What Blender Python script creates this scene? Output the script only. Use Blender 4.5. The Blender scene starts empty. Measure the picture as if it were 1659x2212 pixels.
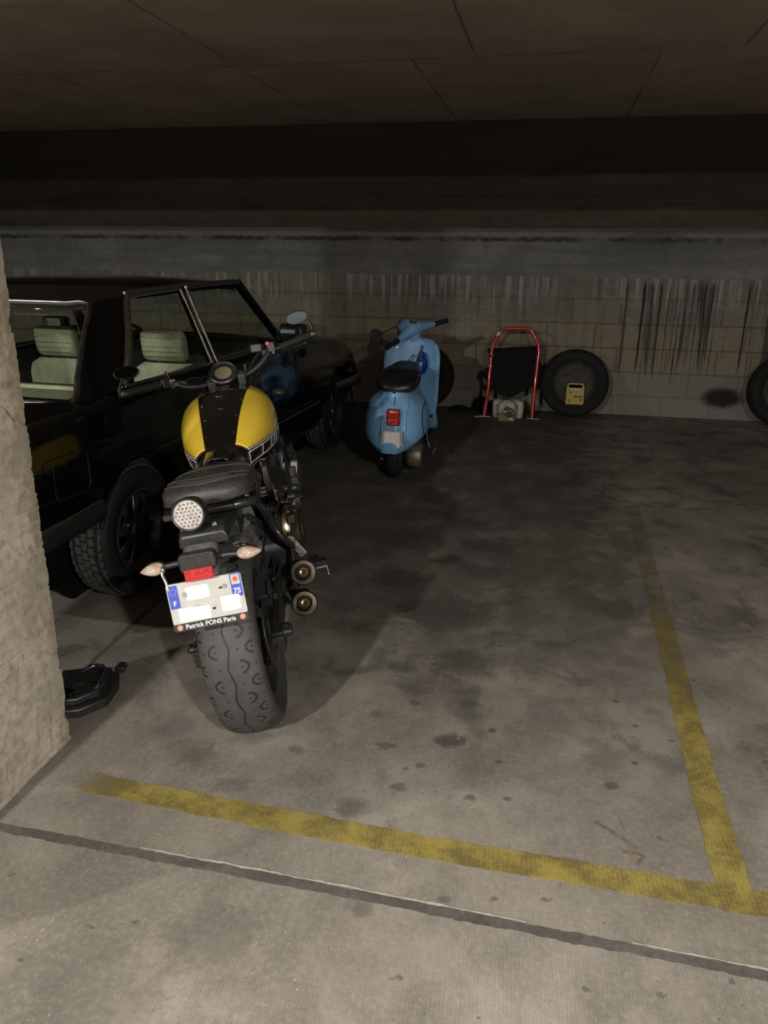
import bpy, bmesh, math, random
from mathutils import Vector, Matrix, Euler
PI = math.pi
random.seed(7)
scene = bpy.context.scene
COL = scene.collection

# ------------------------------------------------------------------ camera
cam_data = bpy.data.cameras.new('camera')
cam_data.sensor_fit = 'VERTICAL'
cam_data.sensor_height = 36.0
cam_data.sensor_width = 27.0
cam_data.lens = 36.0 * 1660.0 / 2212.0
cam_data.clip_start = 0.02
cam = bpy.data.objects.new('camera', cam_data)
COL.objects.link(cam)
RIGHT = Vector((0.9782, 0.2075, 0.0095))
DOWN = Vector((0.0746, -0.3111, -0.9475))
FWD = Vector((-0.1935, 0.9275, -0.3199))
m = Matrix.Identity(4)
BACK = -FWD.normalized()
RIGHT = (RIGHT - BACK * RIGHT.dot(BACK)).normalized()
UPV = BACK.cross(RIGHT)
for i in range(3):
    m[i][0] = RIGHT[i]; m[i][1] = UPV[i]; m[i][2] = BACK[i]
m[0][3], m[1][3], m[2][3] = 0.0, 0.0, 1.55
cam.matrix_world = m
scene.camera = cam

# ------------------------------------------------------------------ world, lamps, exposure
scene.view_settings.view_transform = 'Standard'
scene.view_settings.look = 'None'
scene.view_settings.gamma = 1.0
scene.view_settings.use_curve_mapping = False
scene.view_settings.exposure = 0.12
world = bpy.data.worlds.new('world'); scene.world = world
world.use_nodes = True
world.node_tree.nodes['Background'].inputs['Color'].default_value = (1.0, 0.95, 0.88, 1)
world.node_tree.nodes['Background'].inputs['Strength'].default_value = 0.005

def lamp(name, loc, energy, sx, sy, color):
    d = bpy.data.lights.new(name, 'AREA')
    d.shape = 'RECTANGLE'; d.size = sx; d.size_y = sy; d.energy = energy; d.color = color
    o = bpy.data.objects.new(name, d); COL.objects.link(o); o.location = loc
    return o
# two small bulkhead lamps over the driving lane, behind the beam, then two added fills
lamp('bulkhead_or_fill_lamp', (1.60, -1.6, 2.574), 320.0, 0.14, 0.08, (1.0, 0.962, 0.902))
lamp('bulkhead_or_fill_lamp', (-1.70, -3.0, 2.665), 600.0, 0.12, 0.08, (1.0, 0.962, 0.902))
lamp('bulkhead_or_fill_lamp', (4.80, -1.6, 2.574), 70.0, 0.14, 0.08, (1.0, 0.962, 0.902))  # added fill for the pillar's side face
lamp('bulkhead_or_fill_lamp', (-4.90, -1.6, 2.574), 320.0, 0.16, 0.08, (1.0, 0.962, 0.902))  # added fill, brightens the left part of the back wall

# ------------------------------------------------------------------ material helpers
class Sk:
    """socket with arithmetic, to write shader maths as expressions"""
    def __init__(s, nt, sock): s.nt = nt; s.s = sock
    def _m(s, op, b=None, c=None, clamp=False):
        n = s.nt.nodes.new('ShaderNodeMath'); n.operation = op; n.use_clamp = clamp
        for i, v in enumerate((s, b, c)):
            if v is None: continue
            if isinstance(v, Sk): s.nt.links.new(v.s, n.inputs[i])
            else: n.inputs[i].default_value = float(v)
        return Sk(s.nt, n.outputs[0])
    def __add__(s, o): return s._m('ADD', o)
    __radd__ = __add__
    def __sub__(s, o): return s._m('SUBTRACT', o)
    def __rsub__(s, o): return (s * -1.0) + o
    def __mul__(s, o): return s._m('MULTIPLY', o)
    __rmul__ = __mul__
    def __truediv__(s, o): return s._m('DIVIDE', o)
    def abs(s): return s._m('ABSOLUTE')
    def sin(s): return s._m('SINE')
    def frac(s): return s._m('FRACT')
    def sqrt(s): return s._m('SQRT')
    def max(s, o): return s._m('MAXIMUM', o)
    def min(s, o): return s._m('MINIMUM', o)
    def gt(s, o): return s._m('GREATER_THAN', o)
    def lt(s, o): return s._m('LESS_THAN', o)
    def pingpong(s, o): return s._m('PINGPONG', o)
    def atan2(s, o): return s._m('ARCTAN2', o)
    def pow(s, o): return s._m('POWER', o)
    def step(s, a, b):      # smoothstep a..b -> 0..1 (works for a > b too)
        n = s.nt.nodes.new('ShaderNodeMapRange'); n.interpolation_type = 'SMOOTHSTEP'; n.clamp = True
        s.nt.links.new(s.s, n.inputs[0])
        if a < b: vals = (a, b, 0.0, 1.0)
        else: vals = (b, a, 1.0, 0.0)
        for i, v in enumerate(vals): n.inputs[i + 1].default_value = v
        return Sk(s.nt, n.outputs[0])

class Mt:
    def __init__(s, name, color=(.5, .5, .5), rough=.5, metal=0.0, spec=.5, coat=0.0):
        s.m = bpy.data.materials.new(name); s.m.use_nodes = True
        s.nt = s.m.node_tree
        s.b = s.nt.nodes['Principled BSDF']
        s.b.inputs['Base Color'].default_value = (*color, 1)
        s.b.inputs['Roughness'].default_value = rough
        s.b.inputs['Metallic'].default_value = metal
        s.b.inputs['Specular IOR Level'].default_value = spec
        s.b.inputs['Coat Weight'].default_value = coat
        s.b.inputs['Coat Roughness'].default_value = 0.06
    def pos(s):
        tc = s.nt.nodes.new('ShaderNodeTexCoord'); sp = s.nt.nodes.new('ShaderNodeSeparateXYZ')
        s.nt.links.new(tc.outputs['Object'], sp.inputs[0])
        s.P = tc.outputs['Object']
        return [Sk(s.nt, o) for o in sp.outputs]
    def vec(s, x, y, z):
        n = s.nt.nodes.new('ShaderNodeCombineXYZ')
        for i, v in enumerate((x, y, z)):
            if isinstance(v, Sk): s.nt.links.new(v.s, n.inputs[i])
            else: n.inputs[i].default_value = v
        return n.outputs[0]
    def noise(s, vec, scale=5, detail=4, rough=.55, dist=0.0):
        n = s.nt.nodes.new('ShaderNodeTexNoise')
        n.inputs['Scale'].default_value = scale; n.inputs['Detail'].default_value = detail
        n.inputs['Roughness'].default_value = rough; n.inputs['Distortion'].default_value = dist
        s.nt.links.new(vec, n.inputs['Vector'])
        return Sk(s.nt, n.outputs['Fac'])
    def voro(s, vec, scale, feature='F1'):
        n = s.nt.nodes.new('ShaderNodeTexVoronoi'); n.feature = feature
        n.inputs['Scale'].default_value = scale
        s.nt.links.new(vec, n.inputs['Vector'])
        return Sk(s.nt, n.outputs['Distance'])
    def mix(s, fac, a, b, mode='MIX'):
        n = s.nt.nodes.new('ShaderNodeMix'); n.data_type = 'RGBA'; n.blend_type = mode
        for i, v in ((0, fac), (6, a), (7, b)):
            if isinstance(v, Sk): s.nt.links.new(v.s, n.inputs[i])
            elif isinstance(v, (int, float)): n.inputs[i].default_value = v
            elif isinstance(v, tuple): n.inputs[i].default_value = (*v, 1)
            else: s.nt.links.new(v, n.inputs[i])
        return n.outputs[2]
    def color(s, sock): s.nt.links.new(sock, s.b.inputs['Base Color'])
    def rough(s, k): s.nt.links.new(k.s, s.b.inputs['Roughness'])
    def bump(s, k, strength=.3, dist=.01):
        n = s.nt.nodes.new('ShaderNodeBump'); n.inputs['Strength'].default_value = strength
        n.inputs['Distance'].default_value = dist
        s.nt.links.new(k.s, n.inputs['Height']); s.nt.links.new(n.outputs[0], s.b.inputs['Normal'])

def gray(v): return (v, v, v)

def grain(name, color, rough=.5, amount=.25, scale=40, metal=0.0, spec=.5, coat=0.0, bump=0.0):
    """a plain coat of paint, plastic or metal with a little uneven dust in it"""
    t = Mt(name, color, rough, metal, spec, coat)
    t.pos()
    n = t.noise(t.P, scale, 5, .6)
    lo = tuple(c * (1 - amount) for c in color); hi = tuple(min(1, c * (1 + amount)) for c in color)
    t.color(t.mix(n.step(.3, .7), lo, hi))
    t.rough(n * .16 + (rough - .08))
    if bump: t.bump(n, bump, .002)
    return t.m

# ------------------------------------------------------------------ mesh helpers
def frame(axis, up=None):
    w = Vector(axis).normalized()
    u = Vector(up) if up is not None else (Vector((0, 0, 1)) if abs(w.z) < .9 else Vector((1, 0, 0)))
    u = (u - w * u.dot(w)).normalized()
    v = w.cross(u)
    return u, v, w

def spline(pts, n=8, closed=False):
    P = [Vector(p) for p in pts]
    N = len(P); out = []
    segs = N if closed else N - 1
    for i in range(segs):
        p1, p2 = P[i], P[(i + 1) % N]
        p0 = P[i - 1] if (closed or i > 0) else p1 * 2 - p2
        p3 = P[(i + 2) % N] if (closed or i + 2 < N) else p2 * 2 - p1
        for k in range(n):
            t = k / n
            out.append(.5 * ((2 * p1) + (p2 - p0) * t + (2 * p0 - 5 * p1 + 4 * p2 - p3) * t * t + (3 * p1 - p0 - 3 * p2 + p3) * t ** 3))
    if not closed: out.append(P[-1])
    return out

def lerp_table(tab, x):
    """smooth (monotone cubic) interpolation of a table whose first column is x"""
    if x <= tab[0][0]: return tab[0][1:]
    if x >= tab[-1][0]: return tab[-1][1:]
    i = 0
    while x > tab[i + 1][0]: i += 1
    a, b = tab[i], tab[i + 1]; h = b[0] - a[0]; t = (x - a[0]) / h; out = []
    for j in range(1, len(a)):
        d = (b[j] - a[j]) / h
        def slope(k, dd):
            if k == 0 or k == len(tab) - 1: return dd
            d0 = (tab[k][j] - tab[k - 1][j]) / (tab[k][0] - tab[k - 1][0]); d1 = (tab[k + 1][j] - tab[k][j]) / (tab[k + 1][0] - tab[k][0])
            return 0.0 if d0 * d1 <= 0 else 2 * d0 * d1 / (d0 + d1)
        m0, m1 = slope(i, d), slope(i + 1, d)
        t2, t3 = t * t, t * t * t
        out.append((2 * t3 - 3 * t2 + 1) * a[j] + (t3 - 2 * t2 + t) * h * m0 + (-2 * t3 + 3 * t2) * b[j] + (t3 - t2) * h * m1)
    return tuple(out)

def rrect(w, h, r, n=5, cx=0, cy=0):
    """rounded rectangle outline, counter-clockwise"""
    out = []
    for sx, sy, a0 in ((1, -1, -90), (1, 1, 0), (-1, 1, 90), (-1, -1, 180)):
        for k in range(n + 1):
            a = math.radians(a0 + 90 * k / n)
            out.append((cx + sx * (w / 2 - r) + r * math.cos(a), cy + sy * (h / 2 - r) + r * math.sin(a)))
    return out

class MB:
    def __init__(s): s.v = []; s.f = []; s.cut = []
    def mark(s): s.cut.append((len(s.v), len(s.f)))
    def add(s, vs, fs):
        o = len(s.v); s.mark()
        s.v += [tuple(v) for v in vs]
        s.f += [[i + o for i in f] for f in fs]
        return s
    def box(s, c, d, rot=None):
        c = Vector(c); R = rot if rot is not None else Matrix.Identity(3)
        vs = [c + R @ Vector((sx * d[0] / 2, sy * d[1] / 2, sz * d[2] / 2)) for sx in (-1, 1) for sy in (-1, 1) for sz in (-1, 1)]
        return s.add(vs, [(0, 1, 3, 2), (4, 6, 7, 5), (0, 4, 5, 1), (2, 3, 7, 6), (0, 2, 6, 4), (1, 5, 7, 3)])
    def beam(s, a, b, w, h, up=(0, 0, 1)):
        a, b = Vector(a), Vector(b)
        u, v, n = frame(b - a, up)
        R = Matrix((n, v, u)).transposed()
        return s.box((a + b) / 2, ((b - a).length, w, h), R)
    def loft(s, rings, cap=True, loop=False, closed=True):
        n = len(rings[0]); vs = [p for r in rings for p in r]; fs = []
        R = len(rings)
        for i in range(R if loop else R - 1):
            a, b = i * n, ((i + 1) % R) * n
            for k in range(n if closed else n - 1):
                k2 = (k + 1) % n
                fs.append((a + k, a + k2, b + k2, b + k))
        if cap and not loop and closed:
            fs.append(tuple(range(n))[::-1]); fs.append(tuple((R - 1) * n + k for k in range(n)))
        return s.add(vs, fs)
    def cyl(s, p0, p1, r0, r1=None, n=20, cap=True):
        r1 = r0 if r1 is None else r1
        p0, p1 = Vector(p0), Vector(p1); u, v, w = frame(p1 - p0)
        rg = [[p + (u * math.cos(2 * PI * k / n) + v * math.sin(2 * PI * k / n)) * r for k in range(n)] for p, r in ((p0, r0), (p1, r1))]
        return s.loft(rg, cap)
    def tube(s, pts, r, n=10, smooth=8, closed=False, cap=True):
        P = spline(pts, smooth, closed) if smooth else [Vector(p) for p in pts]
        N = len(P); rings = []; u = None
        for i, p in enumerate(P):
            if closed: t = P[(i + 1) % N] - P[i - 1]
            else: t = P[min(i + 1, N - 1)] - P[max(i - 1, 0)]
            if t.length < 1e-9: t = Vector((0, 0, 1))
            t.normalize()
            if u is None: u = frame(t)[0]
            u = u - t * u.dot(t)
            u = u.normalized() if u.length > 1e-6 else frame(t)[0]
            v = t.cross(u)
            if isinstance(r, (list, tuple)):
                q = i / max(1, N - 1) * (len(r) - 1); j = min(int(q), len(r) - 2); rr = r[j] + (r[j + 1] - r[j]) * (q - j)
            else: rr = r
            rings.append([p + (u * math.cos(2 * PI * k / n) + v * math.sin(2 * PI * k / n)) * rr for k in range(n)])
        return s.loft(rings, cap, loop=closed)
    def lathe(s, prof, o, axis, n=48, up=None, close=False, arc=None):
        """prof: (radius, height) pairs along the axis"""
        o = Vector(o); u, v, w = frame(axis, up)
        rings = []
        for k in range(n):
            a = 2 * PI * k / n
            d = u * math.cos(a) + v * math.sin(a)
            rings.append([o + d * r + w * h for r, h in prof])
        return s.loft(rings, False, loop=True, closed=close)
    def prism(s, poly, o, u, v, d, both=False):
        """polygon of (a, b) in the frame o + a*u + b*v, pushed along u x v by d"""
        o, u, v = Vector(o), Vector(u), Vector(v); w = u.cross(v).normalized()
        lo = -d / 2 if both else 0.0; hi = d / 2 if both else d
        return s.loft([[o + u * a + v * b + w * k for a, b in poly] for k in (lo, hi)])
    def ell(s, c, r, rot=None, n=20, m=12):
        c = Vector(c); R = rot if rot is not None else Matrix.Identity(3)
        rings = []
        for i in range(1, m):
            a = PI * i / m
            rings.append([c + R @ Vector((r[0] * math.sin(a) * math.cos(2 * PI * k / n), r[1] * math.sin(a) * math.sin(2 * PI * k / n), r[2] * math.cos(a))) for k in range(n)])
        o = len(s.v); s.loft(rings, False)
        t = len(s.v); s.v += [tuple(c + R @ Vector((0, 0, r[2]))), tuple(c - R @ Vector((0, 0, r[2])))]
        for k in range(n):
            s.f.append([o + (k + 1) % n, o + k, t])
            s.f.append([o + (m - 2) * n + k, o + (m - 2) * n + (k + 1) % n, t + 1])
        return s
    def bolt(s, c, axis, r=.006, h=.005):
        c = Vector(c); w = Vector(axis).normalized()
        return s.cyl(c, c + w * h, r, r * .9, 8)
    def pieces(s, name, mat, parent=None, **kw):
        """every solid added so far becomes a mesh of its own"""
        ends = s.cut[1:] + [(len(s.v), len(s.f))]
        for (v0, f0), (v1, f1) in zip(s.cut, ends):
            q = MB(); q.v = s.v[v0:v1]; q.f = [[i - v0 for i in f] for f in s.f[f0:f1]]; q.build(name, mat, parent, **kw)
    def build(s, name, mat, parent=None, bevel=0, seg=2, sub=0, ang=38, solid=0):
        me = bpy.data.meshes.new(name)
        me.from_pydata(s.v, [], s.f); me.validate()
        bm = bmesh.new(); bm.from_mesh(me)
        bmesh.ops.remove_doubles(bm, verts=bm.verts, dist=1e-6)
        bmesh.ops.recalc_face_normals(bm, faces=bm.faces)
        bm.to_mesh(me); bm.free()
        me.polygons.foreach_set('use_smooth', [True] * len(me.polygons))
        if not sub: me.set_sharp_from_angle(angle=math.radians(ang))
        me.materials.append(mat)
        o = bpy.data.objects.new(name, me); COL.objects.link(o)
        if parent: o.parent = parent
        if solid:
            k = o.modifiers.new('solid', 'SOLIDIFY'); k.thickness = solid; k.offset = 0
        if bevel:
            k = o.modifiers.new('bevel', 'BEVEL'); k.width = bevel; k.segments = seg; k.limit_method = 'ANGLE'; k.angle_limit = math.radians(35)
            k.harden_normals = False
        if sub:
            k = o.modifiers.new('sub', 'SUBSURF'); k.levels = sub; k.render_levels = sub
        return o

def carve(o, cutters):
    """cut openings into a mesh and keep only the result"""
    for c in cutters:
        k = o.modifiers.new('cut', 'BOOLEAN'); k.operation = 'DIFFERENCE'; k.object = c; k.solver = 'EXACT'
    dg = bpy.context.evaluated_depsgraph_get()
    me = bpy.data.meshes.new_from_object(o.evaluated_get(dg))
    o.modifiers.clear(); old = o.data; o.data = me; bpy.data.meshes.remove(old)
    me.polygons.foreach_set('use_smooth', [True] * len(me.polygons))
    me.set_sharp_from_angle(angle=math.radians(38))
    for c in cutters: bpy.data.objects.remove(c)

def lettering(name, text, size, mat, parent, o, right, up, depth=.0006, align='CENTER', bold=0.0):
    cu = bpy.data.curves.new(name, 'FONT'); cu.body = text; cu.size = size; cu.align_x = align; cu.align_y = 'CENTER'
    cu.extrude = depth; cu.offset = bold
    t = bpy.data.objects.new(name, cu); COL.objects.link(t)
    dg = bpy.context.evaluated_depsgraph_get(); dg.update()
    me = bpy.data.meshes.new_from_object(t.evaluated_get(dg))
    bpy.data.objects.remove(t)
    r, u = Vector(right).normalized(), Vector(up).normalized(); n = r.cross(u)
    M4 = Matrix((( r.x, u.x, n.x, o[0]), (r.y, u.y, n.y, o[1]), (r.z, u.z, n.z, o[2]), (0, 0, 0, 1)))
    me.transform(M4); me.materials.clear(); me.materials.append(mat); me.name = name
    ob = bpy.data.objects.new(name, me); COL.objects.link(ob)
    if parent: ob.parent = parent
    return ob

def thing(name, label, cat, loc=(0, 0, 0), rot=None, group=None):
    o = bpy.data.objects.new(name, None); COL.objects.link(o)
    o.empty_display_size = .1
    o.location = loc
    if rot is not None: o.rotation_euler = rot
    o['label'] = label; o['category'] = cat
    if group: o['group'] = group
    return o
def tag(o, label, cat, group=None):
    o['label'] = label; o['category'] = cat
    if group: o['group'] = group
    return o
def struct(o): o['kind'] = 'structure'; return o

def vehicle_rot(yaw, lean):
    """x forward, y left, z up; yaw turns left from +Y, lean tips to the left"""
    cy, sy, cl, sl = math.cos(yaw), math.sin(yaw), math.cos(lean), math.sin(lean)
    f = Vector((-sy, cy, 0)); l = Vector((-cy, -sy, 0)); u = Vector((0, 0, 1))
    l2 = l * cl - u * sl; u2 = u * cl + l * sl
    return Matrix((f, l2, u2)).transposed().to_euler()
# ------------------------------------------------------------------ the setting
WY = 8.12          # back wall
CZ = 2.75          # slab above
def floor_material():
    t = Mt('stained_concrete_floor', (.3, .27, .23), .82, 0, .25)
    x, y, z = t.pos(); P = t.P
    wob = t.noise(P, 9, 4, .6) - .5
    wob2 = t.noise(t.vec(x + 7.3, y - 2.1, z), 9, 4, .6) - .5
    wobf = t.noise(P, 34, 4, .65) - .5
    big = t.noise(P, 1.1, 6, .62, .4)
    mid = t.noise(t.vec(x * 1.0, y * .8, z), 4.2, 7, .66, .3)
    fine = t.noise(P, 60, 6, .78)
    grit = t.noise(P, 230, 4, .7)
    ridge = ((x + wob * .004 + y * .06) * (2 * PI / .0092)).sin()
    cross = t.noise(t.vec(x * 46, y * 9, z), 2, 4, .7)
    c = t.mix(big.step(.34, .66), (.140, .125, .104), (.272, .246, .208))
    c = t.mix(mid.step(.42, .66) * .62, c, (.115, .103, .087))
    c = t.mix(fine.step(.42, .74) * .32, c, (.39, .36, .31))
    c = t.mix(cross.step(.5, .75) * .40, c, (.12, .108, .092))
    c = t.mix((ridge * .5 + .5) * mid.step(.2, .6) * .13, c, (.10, .092, .08))
    c = t.mix(grit.step(.52, .68) * .45, c, (.085, .078, .066))
    # darker tone towards the back of the bay, broken up by noise
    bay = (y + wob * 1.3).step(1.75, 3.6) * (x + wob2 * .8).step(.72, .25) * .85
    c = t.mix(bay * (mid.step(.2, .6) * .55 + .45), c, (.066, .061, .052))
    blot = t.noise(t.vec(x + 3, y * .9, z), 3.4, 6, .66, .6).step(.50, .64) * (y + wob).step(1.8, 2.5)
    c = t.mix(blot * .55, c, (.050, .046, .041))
    # single oil drips and spills; also broad dark patches, front left and beside the motorcycle
    spots = [(-0.23, 3.68, .096, .5), (-0.40, 4.41, .12, .9), (-0.74, 2.92, .10, .55), (-0.22, 2.20, .055, 1), (-0.43, 2.13, .031, .7), (-0.35, 1.93, .026, .7),
        (-0.09, 2.29, .016, .9), (-0.18, 2.44, .03, .7), (-0.38, 2.40, .02, .7), (-0.47, 1.81, .05, .55), (0.29, 2.08, .023, .8), (-0.13, 1.93, .017, .8), (-0.02, 1.95, .013, .8),
        (-0.35, 1.46, .032, .55), (-0.15, 1.53, .016, .6), (-0.67, 5.76, .10, .8), (-0.28, 4.04, .14, .9), (-0.39, 3.17, .22, .95), (-0.09, 2.97, .089, .55), (-0.26, 2.73, .12, .8),
        (0.35, 3.37, .017, 1), (0.34, 2.57, .010, 1), (0.37, 2.21, .011, 1), (-0.67, 1.31, .11, .4), (-0.03, 1.56, .010, .7), (0.19, 1.35, .010, .7), (0.35, 1.37, .009, .7),
        (-0.47, 2.64, .055, .6), (0.22, 5.49, .04, .9), (0.27, 5.63, .025, .9), (-0.65, 3.49, .13, .8), (-0.85, 1.82, .05, .4), (-0.71, 2.04, .025, .6), (-1.05, 1.95, .08, .35),
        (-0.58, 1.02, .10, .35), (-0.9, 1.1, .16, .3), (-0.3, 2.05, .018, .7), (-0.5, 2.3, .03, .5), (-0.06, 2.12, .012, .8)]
    acc = None
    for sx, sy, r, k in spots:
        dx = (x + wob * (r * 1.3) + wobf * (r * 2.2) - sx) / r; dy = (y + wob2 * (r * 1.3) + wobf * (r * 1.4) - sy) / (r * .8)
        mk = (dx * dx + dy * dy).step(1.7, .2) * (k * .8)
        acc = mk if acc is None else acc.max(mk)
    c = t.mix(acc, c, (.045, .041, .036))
    # brown smear of a crushed leaf, pale scrapes
    for (ax, ay, bx, by, w) in ((.235, 1.905, .345, 1.82, .012), (.30, 1.80, .355, 1.80, .010), (.335, 1.757, .36, 1.80, .008), (.30, 1.94, .315, 1.89, .006)):
        L = math.hypot(bx - ax, by - ay); ux, uy = (bx - ax) / L, (by - ay) / L
        rx = x + wob * .02 - ax; ry = y + wob2 * .02 - ay
        al = rx * ux + ry * uy; ac = (rx * -uy + ry * ux).abs()
        mk = ac.step(w, w * .3) * al.gt(0) * al.lt(L) * fine.step(.42, .56)
        c = t.mix(mk * .75, c, (.085, .052, .028))
    drips = t.voro(t.vec(x + wobf * .05 + wob * .05, y * 1.15 + wobf * .05, z), 8.5).step(.115, .060) * t.noise(t.vec(x + 4, y, z), 3.1, 3, .5).step(.47, .54)
    c = t.mix(drips * .6, c, (.052, .047, .042))
    small = t.voro(t.vec(x + wobf * .02, y * 1.1 + wobf * .02, z), 21).step(.10, .05) * t.noise(t.vec(x, y + 6, z), 2.6, 3, .5).step(.48, .55)
    c = t.mix(small * .6, c, (.05, .046, .041))
    damp = t.voro(t.vec(x + wob * .16 + wobf * .05, y + wob2 * .16, z), 2.6).step(.26, .15) * t.noise(t.vec(x - 5, y, z), 1.7, 2, .5).step(.44, .52)
    c = t.mix(damp * .38, c, (.075, .069, .062))
    pale = t.noise(t.vec(x * 1.4, y * .7, z), 8, 8, .75, .8).step(.64, .70)
    patch = t.noise(t.vec(x, y + 9, z), 1.5, 2, .5).step(.48, .6)
    c = t.mix(pale * patch * .5, c, (.34, .315, .27))
    flecks = t.voro(P, 26).step(.10, .05) * t.noise(P, 5, 2).step(.52, .62)
    c = t.mix(flecks * .5, c, (.42, .40, .35))
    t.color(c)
    # drag-broom ridges
    h = fine * .6 + grit * .25 + ridge * (.15 * mid.step(.25, .6)) + mid * .6
    t.bump(h, .42, .004)
    t.rough(mid * .25 + .62)
    return t.m

def concrete(name, a, b, scale=3.0, bump=.5, pores=True, streak=0.0, scuffs=False):
    t = Mt(name, a, .9, 0, .2)
    x, y, z = t.pos(); P = t.P
    n1 = t.noise(P, scale, 7, .62, .3); n2 = t.noise(P, scale * 9, 6, .65); n3 = t.noise(P, 180, 3, .6)
    c = t.mix(n1.step(.3, .7), a, b)
    c = t.mix(n2.step(.42, .70) * .50, c, tuple(v * .55 for v in a))
    c = t.mix(n3.step(.6, .75) * .25, c, tuple(v * .55 for v in a))
    if streak:
        s = t.noise(t.vec(x * 14, y * 14, z * .8), 1, 5, .6).step(.52, .7)
        c = t.mix(s * streak, c, tuple(v * .5 for v in a))
    h = n1 * .5 + n2 * .5 + n3 * .25
    if pores:
        v = t.voro(P, 55).step(.16, .05) * n1.step(.45, .6)
        c = t.mix(v * .7, c, tuple(q * .3 for q in a)); h = h - v * .6
    if scuffs:
        w1 = t.noise(t.vec(x, y * 3.0, z * 1.0), 5, 6, .7, 1.2).step(.60, .70)
        c = t.mix(w1 * .55, c, tuple(q * .38 for q in a))
        w2 = t.noise(t.vec(x, y * 2.2 + z * 1.6, z * .5), 14, 5, .7, .8).step(.63, .72) * n1.step(.4, .6)
        c = t.mix(w2 * .7, c, (.045, .042, .040))
        w3 = t.voro(P, 40).step(.13, .06) * n2.step(.5, .6)
        c = t.mix(w3 * .7, c, tuple(min(1, q * 1.5) for q in b))
        arr = (y + (n2 - .5) * .16).step(1.84, 1.92) * n1.step(.35, .6)
        c = t.mix(arr * .55, c, (.17, .125, .075))
        w4 = t.noise(t.vec(x, y, z * .7), 4.5, 5, .65).step(.56, .68)
        c = t.mix(w4 * .5, c, (.20, .165, .115))
        h = h + n2 * .6 - w1 * .5
    t.color(c); t.bump(h, bump, .006)
    return t.m

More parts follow.
